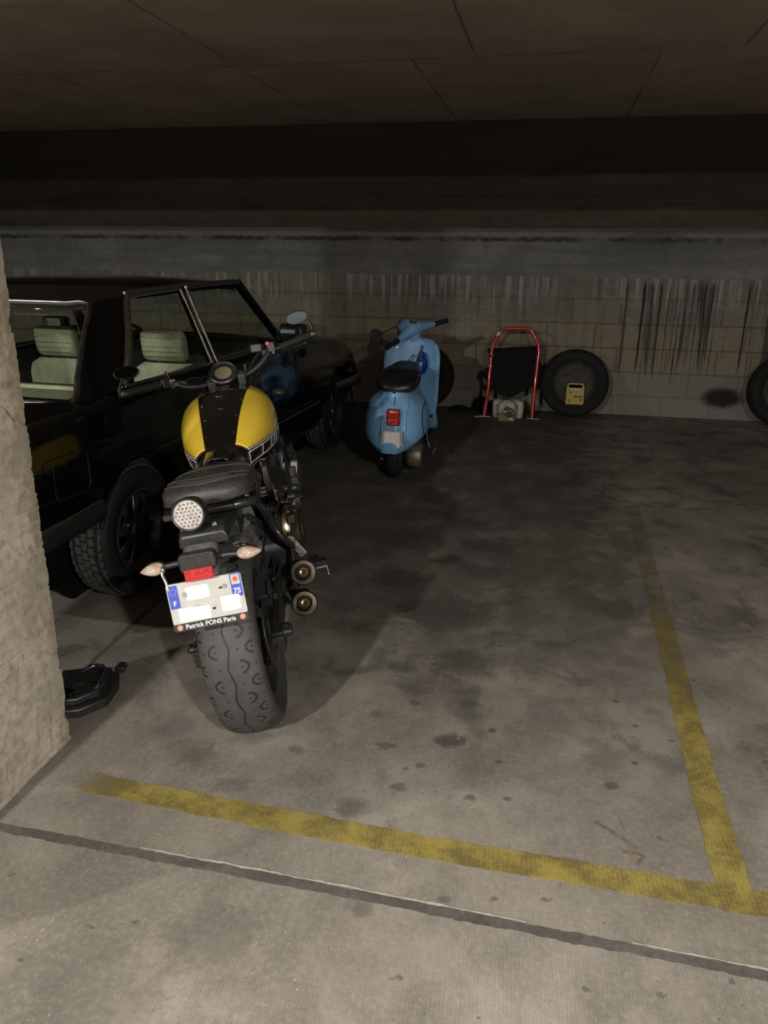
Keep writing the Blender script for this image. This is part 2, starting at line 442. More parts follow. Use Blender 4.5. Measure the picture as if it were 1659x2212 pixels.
def wall_material():
    t = Mt('block_and_cast_concrete_wall', (.2, .19, .17), .92, 0, .15)
    x, y, z = t.pos(); P = t.P
    V = t.vec(x, 0.0, z)
    n1 = t.noise(V, 1.6, 6, .6, .3); n2 = t.noise(V, 11, 6, .66); n3 = t.noise(V, 90, 4, .65)
    hz = t.noise(t.vec(x * .7, 0.0, z * 9), 1, 6, .65, .2)
    wob = n2 - .5
    # block work
    br = t.nt.nodes.new('ShaderNodeTexBrick'); br.offset = .5; br.squash = 1.0
    br.inputs['Scale'].default_value = 1.0; br.inputs['Brick Width'].default_value = .47; br.inputs['Row Height'].default_value = .2355
    br.inputs['Mortar Size'].default_value = .011; br.inputs['Mortar Smooth'].default_value = .35; br.inputs['Bias'].default_value = 0
    br.inputs['Color1'].default_value = (.25, .226, .182, 1); br.inputs['Color2'].default_value = (.205, .200, .184, 1); br.inputs['Mortar'].default_value = (.165, .152, .128, 1)
    t.nt.links.new(t.vec(x + wob * .012 + .03, z + wob * .01 + (.2355 - .194), 0.0), br.inputs['Vector'])
    mort = Sk(t.nt, br.outputs['Fac'])
    warm = (z + wob * .05).step(.42, .50) * (z + wob * .05).step(.98, .88)
    blocks = t.mix(warm * .75, br.outputs['Color'], t.mix(mort * .8, (.265, .222, .152), (.150, .125, .085)))
    blocks = t.mix(n2.step(.35, .75) * .5, blocks, (.13, .12, .104))
    blocks = t.mix(n3.step(.55, .8) * .4, blocks, (.25, .235, .2))
    low = (z + wob * .03).step(.40, .36)
    blocks = t.mix(low * .5, blocks, (.20, .18, .158))
    # cast ring beam above the blocks
    cast = t.mix(hz.step(.32, .7), (.195, .197, .190), (.300, .302, .288))
    cast = t.mix(n2.step(.45, .75) * .5, cast, (.118, .118, .112))
    cast = t.mix(n1.step(.4, .65) * .45, cast, (.138, .138, .132))
    is_cast = (z + wob * .03).step(1.325, 1.345)
    c = t.mix(is_cast, blocks, cast)
    # board line and honeycombed lip at 1.68 m
    lip_n = t.noise(t.vec(x * 3.2, 0.0, z * 2), 3, 7, .75)
    lip = (z + (lip_n - .5) * .10 - 1.685).abs().step(.030, .006) * t.noise(t.vec(x * 1.3, 0.0, 3.0), 1.6, 5, .7).step(.38, .56)
    c = t.mix(lip * .85, c, (.045, .043, .040))
    band = (z - 1.70).step(0, .02) * z.step(1.98, 1.93)
    c = t.mix(band * n1.step(.35, .6) * .35, c, (.36, .358, .338))
    honey = (((x - .92) / .33) * ((x - .92) / .33) + ((z - 1.70) / .07) * ((z - 1.70) / .07) + wob * 1.3).step(1.1, .5) * n3.step(.42, .6)
    c = t.mix(honey * .8, c, (.05, .048, .043))
    # beam's shadow on the upper wall painted into the colour, darker again higher
    beam_shade = (z + (n1 - .5) * .04).step(1.93, 1.975)
    c = t.mix(beam_shade * .75, c, t.mix(hz.step(.3, .7), (.070, .058, .046), (.125, .108, .088)))
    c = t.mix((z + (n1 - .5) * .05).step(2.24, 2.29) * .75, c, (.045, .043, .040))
    plaster = t.noise(t.vec(x * .8, 0.0, z * 2.2), 2.2, 6, .68, .5).step(.50, .62) * (z + wob * .1).step(.62, .95) * z.step(1.34, 1.32)
    c = t.mix(plaster * .55, c, (.275, .276, .262))
    # lime runs below the cast beam
    runs = t.noise(t.vec(x * 17, 0.0, z * .9), 1, 5, .6, .15)
    zone = (z + (t.noise(t.vec(x * 9, 0.0, 1.0), 1, 3) - .5) * .5).step(1.0, 1.22) * z.step(1.345, 1.33)
    zone = zone * t.noise(t.vec(x * .9, 0.0, 5.0), 1.3, 4).step(.36, .5)
    c = t.mix(runs.step(.47, .60) * zone * .9, c, (.40, .398, .378))
    # dark water drips, strongest to the right
    drip = t.noise(t.vec((x + wob * .02) * 26, 0.0, z * .28), 1, 4, .62)
    drip2 = t.noise(t.vec((x + wob * .015) * 9, 0.0, z * .25), 1, 4, .6)
    tail = t.noise(t.vec(x * 21, 0.0, 8.0), 1, 3, .6)
    where = x.step(.35, .95) * .9 + .18
    dz = (z - (1.05 - tail * 1.3)).step(0, .14) * (z + (tail - .5) * .12).step(1.34, 1.24)
    c = t.mix((drip.step(.535, .60) * dz * where), c, (.040, .036, .030))
    c = t.mix((drip2.step(.53, .64) * dz * where * .8), c, (.055, .050, .043))
    # scorched patch near the floor
    e = ((x - 1.72) / .20) * ((x - 1.72) / .20) + ((z - .215) / .105) * ((z - .215) / .105) + wob * .9
    c = t.mix(e.step(1.5, .25) * .93, c, (.012, .012, .011))
    yel = ((x + 1.0) * (x + 1.0) + (z - 1.845) * (z - 1.845)).sqrt()
    c = t.mix((yel + wob * .03).step(.03, .012) * .6, c, (.24, .17, .04))
    yel = ((x - 1.29) * (x - 1.29) + (z - 2.19) * (z - 2.19)).sqrt()
    c = t.mix((yel + wob * .05).step(.05, .02) * .5, c, (.20, .15, .04))
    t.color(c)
    h = n2 * .5 + n3 * .3 + hz * is_cast * .6 - mort * ((is_cast * -1.0) + 1.0) * .9 - lip * 1.2
    t.bump(h, .55, .008)
    return t.m

def ceiling_material():
    t = Mt('precast_slab_soffit', (.2, .18, .15), .9, 0, .2)
    x, y, z = t.pos(); P = t.P
    n1 = t.noise(P, 1.3, 6, .6, .3); n2 = t.noise(P, 14, 5, .6)
    w = (n2 - .5) * .025
    c = t.mix(n1.step(.3, .7), (.34, .295, .235), (.46, .405, .325))
    c = t.mix(n2.step(.45, .8) * .25, c, (.22, .19, .15))
    def seam(d, wdt): return (d + w).abs().step(wdt, wdt * .25)
    s = seam(y - 5.63, .014)
    near = (y - 5.63).lt(0)
    far = (y - 5.63).gt(0)
    for sx, k in ((-.60, near), (1.02, near), (-2.22, near), (-1.02, far), (.55, far), (-2.25, far), (2.1, far), (2.6, near), (-3.8, near), (-3.7, far)):
        s = s.max(seam(x - sx, .012) * k)
    s = s * t.noise(P, 2.2, 3).step(.30, .5)
    c = t.mix(s * .6, c, (.06, .05, .04))
    t.color(c); t.bump(n2 * .4 - s, .4, .006)
    return t.m

M_floor = floor_material()
M_wall = wall_material()
M_ceil = ceiling_material()
M_pillar = concrete('pitted_pillar_concrete', (.36, .322, .260), (.56, .508, .415), 3.4, .45, True, .30, True)
M_beam = concrete('beam_concrete', (.30, .26, .20), (.38, .33, .26), 2.0, .4, True)

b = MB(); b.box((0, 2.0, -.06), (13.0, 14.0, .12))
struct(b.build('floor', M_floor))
b = MB(); b.box((0, WY + .12, 1.4), (13.0, .24, 2.9))
struct(b.build('wall_back', M_wall))
b = MB(); b.box((0, 2.0, CZ + .1), (13.0, 14.0, .2))
struct(b.build('ceiling', M_ceil))
b = MB(); b.box((6.42, 2.0, 1.4), (.16, 14.0, 2.8)); struct(b.build('wall_right', M_beam))
b = MB(); b.box((-6.42, 2.0, 1.4), (.16, 14.0, 2.8)); struct(b.build('wall_far_left', M_beam))
b = MB(); b.box((0, 2.1, 2.53), (13.0, .95, .46))
struct(b.build('trim_1', M_beam, bevel=.012))

# left concrete pillar: broken arrises
def pillar():
    b = MB(); rnd = random.Random(3)
    xa, xb, ya, yb = -1.95, -1.464, 1.00, 1.936
    nz = 420; rings = []
    drift = 0; big_c = 0
    for i in range(nz + 1):
        z = 2.31 * i / nz
        ring = []
        big_c = max(0, big_c * .86 + rnd.gauss(0, .0016) + (.012 if rnd.random() < .022 else 0))
        chip = .003 + abs(rnd.gauss(0, .0022)) + big_c * .8
        c2 = .004 + max(0, rnd.gauss(0, .003))
        drift = drift * .97 + rnd.gauss(0, .0004)
        xr = xb + drift
        ring += [(xa, ya, z), (xr - c2, ya, z), (xr, ya + c2, z)]
        for k in range(1, 9):
            yy = ya + (yb - ya) * k / 9
            ring.append((xr + rnd.gauss(0, .0009), yy, z))
        ring += [(xr, yb - chip, z), (xr - chip * .5, yb - chip * .45, z), (xr - chip, yb, z), (xa, yb, z)]
        rings.append(ring)
    b.loft(rings)
    o = b.build('wall_left', M_pillar, ang=25)
    struct(o)
pillar()

# ---- yellow bay paint: thin worn coats with ragged edges
def paint_material():
    t = Mt('worn_yellow_paint', (.46, .34, .06), .75, 0, .3)
    x, y, z = t.pos(); P = t.P
    n = t.noise(P, 7, 6, .7, .3); f = t.noise(P, 70, 5, .7); g = t.noise(P, 2.2, 3, .6)
    ridge = ((x + y * .06) * (2 * PI / .0125)).sin() * .5 + .5
    c = t.mix(n.step(.35, .65), (.170, .135, .042), (.290, .228, .058))
    c = t.mix(f.step(.5, .8) * .4, c, (.19, .155, .06))
    worn = f * .45 + n * .45 + ridge * .06 + g * .25
    far = (y + (n - .5) * .6).step(2.2, 4.3)
    c = t.mix(far * .6, c, (.085, .072, .040))
    t.color(c)
    tr = t.nt.nodes.new('ShaderNodeBsdfTransparent'); ms = t.nt.nodes.new('ShaderNodeMixShader')
    al = (worn - far * .12).step(.40, .66) * .80 + .06
    al = al * (far * -.72 + 1.0) * (x + (n - .5) * .25).step(-1.36, -1.16)
    t.nt.links.new(al.s, ms.inputs[0]); t.nt.links.new(tr.outputs[0], ms.inputs[1]); t.nt.links.new(t.b.outputs[0], ms.inputs[2])
    t.nt.links.new(ms.outputs[0], t.nt.nodes['Material Output'].inputs[0])
    return t.m
M_paint = paint_material()
def strip(name, pts, w, mat, z, rag=.004, step=.012, seed=1, thick=.0006):
    """ragged flat band along a polyline of (x, y)"""
    rnd = random.Random(seed); b = MB()
    L = []
    for (x0, y0), (x1, y1) in zip(pts, pts[1:]):
        n = max(2, int(math.hypot(x1 - x0, y1 - y0) / step))
        for k in range(n): L.append((x0 + (x1 - x0) * k / n, y0 + (y1 - y0) * k / n))
    L.append(pts[-1])
    lo, hi, = [], []
    a = c = 0
    for i, (x, y) in enumerate(L):
        p, q = L[max(0, i - 1)], L[min(len(L) - 1, i + 1)]
        tx, ty = q[0] - p[0], q[1] - p[1]; l = math.hypot(tx, ty); nx, ny = -ty / l, tx / l
        a = a * .8 + rnd.gauss(0, rag * .6); c = c * .8 + rnd.gauss(0, rag * .6)
        lo.append((x - nx * (w / 2 + a), y - ny * (w / 2 + a))); hi.append((x + nx * (w / 2 + c), y + ny * (w / 2 + c)))
    rings = [[(l_[0], l_[1], z - thick), (h_[0], h_[1], z - thick), (h_[0], h_[1], z), (l_[0], l_[1], z)] for l_, h_ in zip(lo, hi)]
    b.loft(rings)
    return struct(b.build(name, mat, ang=20))
strip('trim_2', [(-1.36, 1.765), (-1.25, 1.742), (-.7, 1.715), (0, 1.695), (.62, 1.690), (1.5, 1.69)], .085, M_paint, .0012, .0018, seed=4)
strip('trim_3', [(.575, 1.645), (.572, 2.1), (.585, 3.0), (.596, 3.9), (.61, 5.0)], .088, M_paint, .0016, .0018, seed=5)
M_joint = concrete('dark_joint_filler', (.066, .061, .053), (.105, .096, .084), 6, .4, False)
M_edge = concrete('chipped_pale_edge', (.30, .275, .235), (.40, .37, .32), 9, .5, False)
strip('trim_4', [(-3, 1.535), (-1.415, 1.512), (-.4, 1.497), (.6, 1.472), (2.5, 1.45)], .030, M_joint, .0014, .0016, .006, seed=9)
strip('trim_5', [(-.99, 1.5265), (-.4, 1.5165), (.05, 1.505)], .004, M_edge, .0020, .0013, .006, seed=12)
strip('trim_7', [(.30, 1.4985), (.6, 1.490), (1.4, 1.480)], .004, M_edge, .0020, .0013, .006, seed=14)
strip('trim_6', [(-1.52, 1.95), (-1.60, 2.1), (-1.675, 2.4), (-1.70, 3.0), (-1.725, 5.1), (-1.74, 6.6)], .020, M_joint, .0013, .004, .01, seed=6)
# ------------------------------------------------------------------ shared materials
M_blackpl = grain('black_plastic', (.018, .018, .018), .42, .35, 60)
M_matte = grain('matte_black_metal', (.015, .015, .015), .5, .3, 50, 0.0, .5)
M_satin = grain('satin_dark_steel', (.10, .098, .095), .38, .3, 40, .85)
M_frame = grain('black_frame_paint', (.016, .016, .017), .3, .25, 40, 0, .5, .4)
M_gloss = grain('gloss_black_paint', (.005, .005, .005), .16, .3, 10, 0, .5, 1.0)
M_chrome = grain('bright_chrome', (.62, .60, .57), .16, .12, 30, 1.0)
M_alu = grain('cast_aluminium', (.36, .35, .33), .42, .25, 60, .9)
M_bronze = grain('bronze_engine_cover', (.28, .23, .16), .24, .3, 20, 1.0)
M_rubber = grain('rubber', (.014, .014, .014), .68, .35, 40, 0, .35)
M_yellow = grain('glossy_yellow_paint', (.78, .54, .050), .24, .05, 8, 0, .5, .9)
M_white = grain('white_stripe_vinyl', (.72, .70, .66), .4, .08, 30)
M_black_in = grain('flat_black_void', (.004, .004, .004), .9, .2, 10, 0, .1)
M_leather = grain('seat_leather', (.040, .0375, .035), .50, .30, 120, 0, .5, 0, .25)
M_seam = grain('leather_welt', (.050, .047, .043), .6, .25, 80)
M_plate = grain('white_plate_sheeting', (.44, .435, .41), .35, .04, 60)
M_blank = grain('bright_white_blank', (.97, .97, .96), .4, .01, 10)
M_blue = grain('plate_blue', (.045, .075, .42), .4, .08, 30)
M_red = grain('red_reflector', (.42, .018, .020), .3, .35, 160, 0, .6, .6)
M_redpaint = grain('red_marking', (.72, .06, .04), .45, .1, 20)
M_grey = grain('mid_grey_plastic', (.060, .060, .058), .5, .25, 50)
M_dusty = grain('dusty_grey_alloy', (.12, .118, .11), .5, .35, 30, .4)
M_tip = grain('burnt_bronze_tip', (.17, .14, .095), .3, .3, 25, 1.0)
M_canister = grain('dark_titanium', (.055, .050, .044), .42, .3, 30, .8)
M_resv = grain('milky_reservoir_plastic', (.52, .48, .39), .45, .1, 30)
M_dial = grain('olive_dial_glass', (.20, .17, .095), .2, .15, 20, 0, .6, .5)
M_mirror = grain('mirror_glass', (.17, .225, .26), .04, .03, 10, 1.0)
M_pink = grain('faded_pink_cap', (.58, .25, .21), .45, .2, 90)
M_killred = grain('red_switch', (.75, .10, .09), .4, .05, 20)
def lens_material(name, a, b, scale):
    t = Mt(name, a, .12, 0, .8, 1.0)
    x, y, z = t.pos()
    n = t.noise(t.P, scale, 3, .6); v = t.voro(t.P, scale * 2.2)
    t.color(t.mix(n.step(.35, .65), a, b)); t.bump(v, .6, .002)
    return t.m
M_indicator = lens_material('clear_indicator_lens', (.46, .42, .36), (.44, .24, .165), 45)
M_led = lens_material('clear_tail_lens', (.58, .55, .53), (.42, .39, .37), 80)

def tread_material():
    t = Mt('rear_tyre_rubber', (.05, .05, .048), .62, 0, .4)
    x, y, z = t.pos(); P = t.P
    R = .32
    ang = x.atan2(z - R)
    r = (x * x + (z - R) * (z - R)).sqrt()
    u = ang * (18 / (2 * PI))                      # 22 pattern repeats round the tyre
    L = 2 * PI * R / 18
    tri = (u.frac() - .5).abs() * 4.0 - 1.0
    zig = (y - tri * .0065).abs().step(.0030, .0020)
    def hook(y0, off, side, s=1.0):
        a = ((u + off).frac() - .5) * L
        b = y - y0
        d = a.abs().max(b.abs()).max((a.abs() + b.abs()) * .74)
        ring = (d - .0190 * s).abs().step(.0038, .0026) * (b * side).gt(-.003 * s)
        dot = (a * a + b * b).sqrt().step(.0036, .0024)
        a2 = ((u + off + .5).frac() - .5) * L
        dot2 = (a2 * a2 + (b - side * -.004) * (b - side * -.004)).sqrt().step(.0034, .0022)
        return ring.max(dot).max(dot2)
    g = zig.max(hook(.036, .0, 1)).max(hook(-.036, .5, -1)).max(hook(.074, .5, 1, .8)).max(hook(-.074, .0, 1, .9))
    crown = r.step(.262, .272)
    g = g * crown
    n = t.noise(P, 30, 5, .65); d = t.noise(P, 6, 4)
    c = t.mix(n.step(.3, .75), (.037, .036, .035), (.054, .053, .050))
    c = t.mix(d.step(.45, .7) * .4, c, (.066, .063, .058))
    c = t.mix((crown * -1.0 + 1.0) * .6, c, (.028, .028, .028))
    c = t.mix(g * .9, c, (.006, .006, .006))
    t.color(c); t.bump(n * .15 - g, .6, .003)
    return t.m
M_tread = tread_material()

# ------------------------------------------------------------------ the motorcycle
moto = thing('motorcycle', 'black and yellow motorcycle seen from behind, leaning on its stand beside the dark car', 'motorcycle',
             (-.884, 2.200, .001), vehicle_rot(math.radians(17.0), math.radians(10.0)))
rk = math.radians(24.5); STA = Vector((-math.sin(rk), 0, math.cos(rk))); ST0 = Vector((1.495, 0, 0)); STANG = math.radians(12.4)
def st(p):
    return ST0 + Matrix.Rotation(STANG, 3, STA) @ (Vector(p) - ST0)
def tyre_profile(w, R, rr, crown=.6):
    """(radius, sideways) outline of a tyre section, open towards the rim"""
    out = [(rr, -w * .36), (rr + .012, -w * .40)]
    n = 18
    side = R - rr
    for i in range(n + 1):
        a = PI * i / n
        yy = -math.cos(a) * w / 2
        k = math.sin(a) ** crown
        out.append((rr + side * .42 + side * .58 * k, yy))
    out += [(rr + .012, w * .40), (rr, w * .36)]
    return out

def rear_wheel():
    C = (0, 0, .32)
    b = MB(); b.lathe(tyre_profile(.186, .32, .222, .62), C, (0, 1, 0), 120)
    ty = b.build('rear_tyre', M_tread, moto, ang=60)
    b = MB()
    b.lathe([(.226, -.066), (.222, -.070), (.214, -.066), (.206, -.050), (.196, -.03), (.192, 0), (.196, .03), (.206, .050), (.214, .066), (.222, .070), (.226, .066), (.222, .05), (.208, .02), (.208, -.02), (.222, -.05)], C, (0, 1, 0), 72, close=True)
    for k in range(5):
        for s in (-1, 1):
            a = 2 * PI * k / 5 + s * .16; a2 = 2 * PI * k / 5 + s * .22
            p = Vector((math.sin(a) * .05, s * .012, .32 - math.cos(a) * .05)); q = Vector((math.sin(a2) * .20, 0, .32 - math.cos(a2) * .20))
            b.beam(p, q, .024, .020, (0, 1, 0))
    b.cyl((0, -.07, .32), (0, .07, .32), .052, n=28)
    b.build('rear_rim', M_frame, moto, bevel=.002)
    # disc and caliper on the right, sprocket and chain on the left
    b = MB()
    b.lathe([(.122, -.088), (.122, -.0925), (.098, -.0925), (.098, -.088)], C, (0, 1, 0), 80, close=True)
    b.lathe([(.098, -.0885), (.098, -.092), (.045, -.092), (.045, -.0885)], C, (0, 1, 0), 10, close=True)
    b.build('brake_disc', M_satin, moto)
    b = MB(); b.box((.055, -.093, .445), (.095, .048, .060), Euler((0, -.5, 0)).to_matrix()); b.box((.02, -.118, .462), (.055, .012, .036), Euler((0, -.5, 0)).to_matrix())
    b.bolt((.06, -.118, .44), (0, -1, 0), .008); b.bolt((.02, -.118, .47), (0, -1, 0), .006)
    b.build('brake_caliper', M_matte, moto, bevel=.006)
    b = MB(); b.lathe([(.105, .085), (.105, .093), (.05, .093), (.05, .085)], C, (0, 1, 0), 40, close=True)
    b.build('sprocket', M_satin, moto)
    b = MB(); pts = [(0, .089, .43), (.5, .089, .395), (.545, .089, .36), (.5, .089, .318), (0, .089, .21)]
    for k in range(1, 8):
        a = PI * k / 8; pts.append((-.11 * math.sin(a), .089, .32 - .11 * math.cos(a)))
    b.tube(pts, .0085, 6, 4, closed=True)
    b.build('chain', M_satin, moto)
    # swingarm with stepped ends and axle adjusters
    b = MB()
    for s in (-1, 1):
        y = s * .118
        pr = [(.52, s * .10), (.36, s * .118), (.20, s * .120), (.06, s * .122), (-.045, s * .122)]
        rings = []
        for x, yy in pr:
            h = .045 if x > .1 else .036; zc = .375 - (0.52 - x) * .085
            rings.append([(x, yy - .016, zc - h), (x, yy + .016, zc - h), (x, yy + .016, zc + h), (x, yy - .016, zc + h)])
        b.loft(rings)
    b.beam((.34, -.12, .375), (.34, .12, .375), .06, .05)
    b.cyl((.52, -.12, .375), (.52, .12, .375), .04)
    b.build('swingarm', M_frame, moto, bevel=.008)
    for s in (-1, 1):
        b = MB()
        b.box((-.075, s * .128, .326), (.075, .034, .074)); b.box((-.118, s * .128, .326), (.016, .040, .054))
        b.cyl((-.126, s * .128, .326), (-.150, s * .128, .326), .006, n=8); b.cyl((-.126, s * .128, .326), (-.136, s * .128, .326), .011, n=6)
        b.cyl((0, s * .10, .32), (0, s * .158, .32), .019, n=16); b.cyl((0, s * .158, .32), (0, s * .168, .32), .014, n=6)
        b.cyl((-.06, s * .14, .335), (-.06, s * .172, .335), .017, .013, n=14)
        b.build('axle_adjuster', M_matte, moto, bevel=.004)
    # torque arm, hugger bracket and lines inboard of the mufflers
    b = MB(); b.tube([(.08, -.13, .47), (.2, -.135, .44), (.35, -.13, .41)], .006, 8); b.tube([(.10, -.11, .50), (.22, -.10, .53), (.4, -.1, .52)], .005, 8)
    b.beam((.05, -.128, .42), (.30, -.126, .40), .014, .020)
    b.build('brake_line', M_rubber, moto)
rear_wheel()

def front_end():
    C = Vector((1.405, 0, .30))
    ax = st(C + Vector((0, 1, 0))) - st(C)
    C = st(C)
    up = STA
    b = MB(); b.lathe(tyre_profile(.12, .30, .222, .6), C, ax, 80); b.build('front_tyre', M_rubber, moto, ang=60)
    b = MB(); b.lathe([(.226, -.046), (.212, -.048), (.2, -.02), (.2, .02), (.212, .048), (.226, .046), (.214, .01), (.214, -.01)], C, ax, 60, close=True)
    u, v, w = frame(ax)
    for k in range(5):
        d = u * math.cos(2 * PI * k / 5) + v * math.sin(2 * PI * k / 5)
        b.beam(C + d * .04, C + d * .206, .03, .022, w)
    b.cyl(C - w * .06, C + w * .06, .04, n=24)
    b.build('front_rim', M_frame, moto, bevel=.002)
    for s in (-1, 1):
        b = MB(); b.lathe([(.149, s * .062), (.149, s * .067), (.115, s * .067), (.115, s * .062)], C, ax, 60, close=True); b.build('brake_disc', M_satin, moto)
        b = MB()
        lo = Vector((1.405 - .03, s * .1, .30)); d = STA
        b.cyl(st(lo - d * .03), st(lo + d * .36), .029, n=20); b.build('fork_leg', M_matte, moto)
        b = MB(); b.cyl(st(lo + d * .34), st(lo + d * .80), .0205, n=18); b.build('fork_tube', M_satin, moto)
    b = MB(); rings = []
    for k in range(15):
        a = math.radians(-35 + 150 * k / 14)
        rr = .325
        e = []
        for q in range(7):
            t = (q - 3) / 3
            rad = rr - .03 * t * t
            d = Vector((-math.sin(a), 0, math.cos(a)))
            e.append(st(Vector((1.405, 0, .30)) + d * rad + Vector((0, t * .068, 0))))
        rings.append(e)
    b.loft(rings, False, closed=False); b.build('front_fender', M_gloss, moto, solid=.003)
    # headlamp
    b = MB(); hc = st((1.23, 0, .93)); hd = (st((2.23, 0, .90)) - st((1.23, 0, .93))).normalized()
    b.lathe([(0, -.10), (.05, -.092), (.08, -.06), (.094, -.01), (.097, .035), (.09, .045)], hc, hd, 36); b.build('headlight', M_blackpl, moto)
    b = MB(); b.lathe([(0, .052), (.05, .050), (.09, .044)], hc, hd, 36); b.build('headlight_lens', M_led, moto)
    # yokes
    b = MB()
    for z in (.80, .985):
        c = Vector((1.495, 0, 0)) + STA * (z / math.cos(rk)) + Vector((-.02 if z > .9 else 0, 0, 0))
        pl = [(-.055, -.03), (.02, -.135), (.065, -.125), (.07, .125), (.02, .135), (-.055, .03)]
        fw = Vector((math.cos(rk), 0, math.sin(rk)))
        P = [[st(c + fw * a + Vector((0, q, 0)) + STA * h) for a, q in pl] for h in (-.014, .014)]
        b.loft(P)
    b.cyl(st(Vector((1.495, 0, 0)) + STA * .82), st(Vector((1.495, 0, 0)) + STA * 1.08), .03)
    b.build('triple_clamp', M_matte, moto, bevel=.005)
    # handlebar, one bent tube
    hb = [(.895, .395, 1.072), (.985, .285, 1.068), (1.005, .225, 1.062), (.985, .165, 1.040), (.965, .10, 1.035), (.97, .05, 1.04), (.985, -.06, 1.045), (.998, -.105, 1.050), (1.008, -.16, 1.078), (1.032, -.207, 1.118), (1.045, -.255, 1.130), (1.07, -.385, 1.153)]
    b = MB(); b.tube(hb, .0115, 12, 6); b.build('handlebar', M_matte, moto)
    for a, e in (((.985, .285, 1.068), (.895, .398, 1.072)), ((1.043, -.252, 1.128), (1.071, -.388, 1.155))):
        a, e = Vector(a), Vector(e); d = (e - a).normalized(); L = (e - a).length
        pr = [(.0145, 0), (.021, .001), (.021, .006), (.0165, .008)]
        k = .012
        while k < L - .004:
            pr += [(.0172, k), (.0172, k + .005), (.0162, k + .0055), (.0162, k + .0075)]; k += .008
        pr += [(.0172, L), (.0, L)]
        b = MB(); b.lathe(pr, a, d, 20); b.build('grip', M_rubber, moto)
        b = MB(); b.lathe([(.0, .030), (.0165, .030), (.019, .020), (.019, .004), (.014, .001), (.013, -.002)], e, d, 18); b.build('bar_end', M_satin, moto)
    # clamps
    b = MB()
    for s, p in ((1, (.962, .058, 1.030)), (-1, (.988, -.068, 1.038))):
        b.box(p, (.05, .032, .048), Euler((0, -.3, STANG)).to_matrix())
        pass
    b.pieces('bar_clamp', M_grey, moto, bevel=.005)
    # switch pods and controls
    b = MB(); b.box((1.005, .262, 1.068), (.05, .036, .044), Euler((0, .2, .68)).to_matrix()); b.box((.99, .268, 1.075), (.02, .018, .02)); b.build('switch_pod', M_blackpl, moto, bevel=.006)
    b = MB(); b.box((1.012, .232, 1.062), (.032, .024, .036), Euler((0, 0, .6)).to_matrix())
    b.tube([(1.02, .236, 1.07), (1.015, .240, 1.095), (1.006, .244, 1.116)], [.0035, .0045, .005], 8); b.build('mirror_mount_stub', M_chrome, moto)
    b = MB(); b.tube([(1.03, .18, 1.050), (1.05, .20, 1.054), (1.055, .25, 1.056), (1.02, .34, 1.060), (1.0, .375, 1.062)], [.007, .006, .006, .0055, .007], 8); b.ell((1.0, .376, 1.062), (.009, .009, .009)); b.build('clutch_lever', M_chrome, moto)
    b = MB(); b.box((1.015, .205, 1.058), (.05, .05, .018), Euler((0, 0, .4)).to_matrix()); b.bolt((1.01, .21, 1.067), (0, 0, 1), .007); b.bolt((1.0, .19, 1.062), (-1, 0, .3), .006, .012); b.bolt((1.02, .165, 1.05), (-1, .3, .3), .005, .02)
    b.build('lever_perch', M_satin, moto, bevel=.004)
    b = MB(); b.box((1.035, -.214, 1.136), (.052, .036, .046), Euler((0, .2, STANG)).to_matrix()); b.build('switch_pod', M_blackpl, moto, bevel=.006)
    b = MB(); b.box((1.012, -.206, 1.158), (.014, .016, .014)); b.build('kill_switch', M_killred, moto, bevel=.002)
    b = MB(); b.box((1.006, -.224, 1.118), (.008, .014, .016)); b.build('starter_button', M_grey, moto, bevel=.002)
    b = MB(); b.tube([(1.08, -.20, 1.105), (1.10, -.215, 1.104), (1.125, -.26, 1.106), (1.135, -.36, 1.12)], [.007, .006, .0055, .007], 8); b.ell((1.135, -.361, 1.12), (.009, .009, .009)); b.build('brake_lever', M_satin, moto)
    b = MB(); b.box((1.065, -.158, 1.140), (.062, .050, .034), Euler((0, .15, -.25)).to_matrix()); b.build('brake_reservoir', M_grey, moto, bevel=.005)
    b = MB(); b.beam((1.05, -.17, 1.115), (1.06, -.21, 1.115), .03, .03); b.bolt((1.04, -.18, 1.10), (-1, 0, 0), .006, .02); b.bolt((1.05, -.24, 1.098), (-1, 0, 0), .005, .015); b.build('lever_perch', M_satin, moto, bevel=.003)
    # bar-end mirrors
    for nm, c, nrm, wide, stem in (('L', (.925, .384, 1.150), (-1, -.10, .42), (.050, .027), [(.885, .415, 1.075), (.880, .420, 1.09), (.905, .40, 1.132)]),
                                   ('R', (1.085, -.348, 1.236), (-1, .05, -.02), (.047, .026), [(1.076, -.402, 1.158), (1.080, -.404, 1.18), (1.090, -.392, 1.222)])):
        c = Vector(c); n = Vector(nrm).normalized()
        if nm == 'R':      # set so that it shows the lit lane floor to whoever stands behind the bike
            Rm = moto.rotation_euler.to_matrix(); wp = moto.location + Rm @ c
            n = Rm.transposed() @ ((Vector((0, 0, 1.55)) - wp).normalized() + (Vector((.1, .75, 0)) - wp).normalized()).normalized()
        hor = Vector((0, 1, 0)); hor = (hor - n * hor.dot(n)).normalized(); ver = hor.cross(n)
        if ver.z < 0: ver = -ver
        tilt = .0 if nm == 'L' else -.12
        h2 = hor * math.cos(tilt) + ver * math.sin(tilt); v2 = ver * math.cos(tilt) - hor * math.sin(tilt)
        b = MB(); rings = []
        for sc, dep in ((1.0, .0015), (1.06, 0), (1.07, -.006), (.95, -.016), (.6, -.022), (.1, -.023)):
            rings.append([c + n * dep + h2 * (math.cos(2 * PI * k / 32) * wide[0] * sc) + v2 * (math.sin(2 * PI * k / 32) * wide[1] * sc) for k in range(32)])
        b.loft(rings); hs = b.build('mirror_housing', M_blackpl, moto)
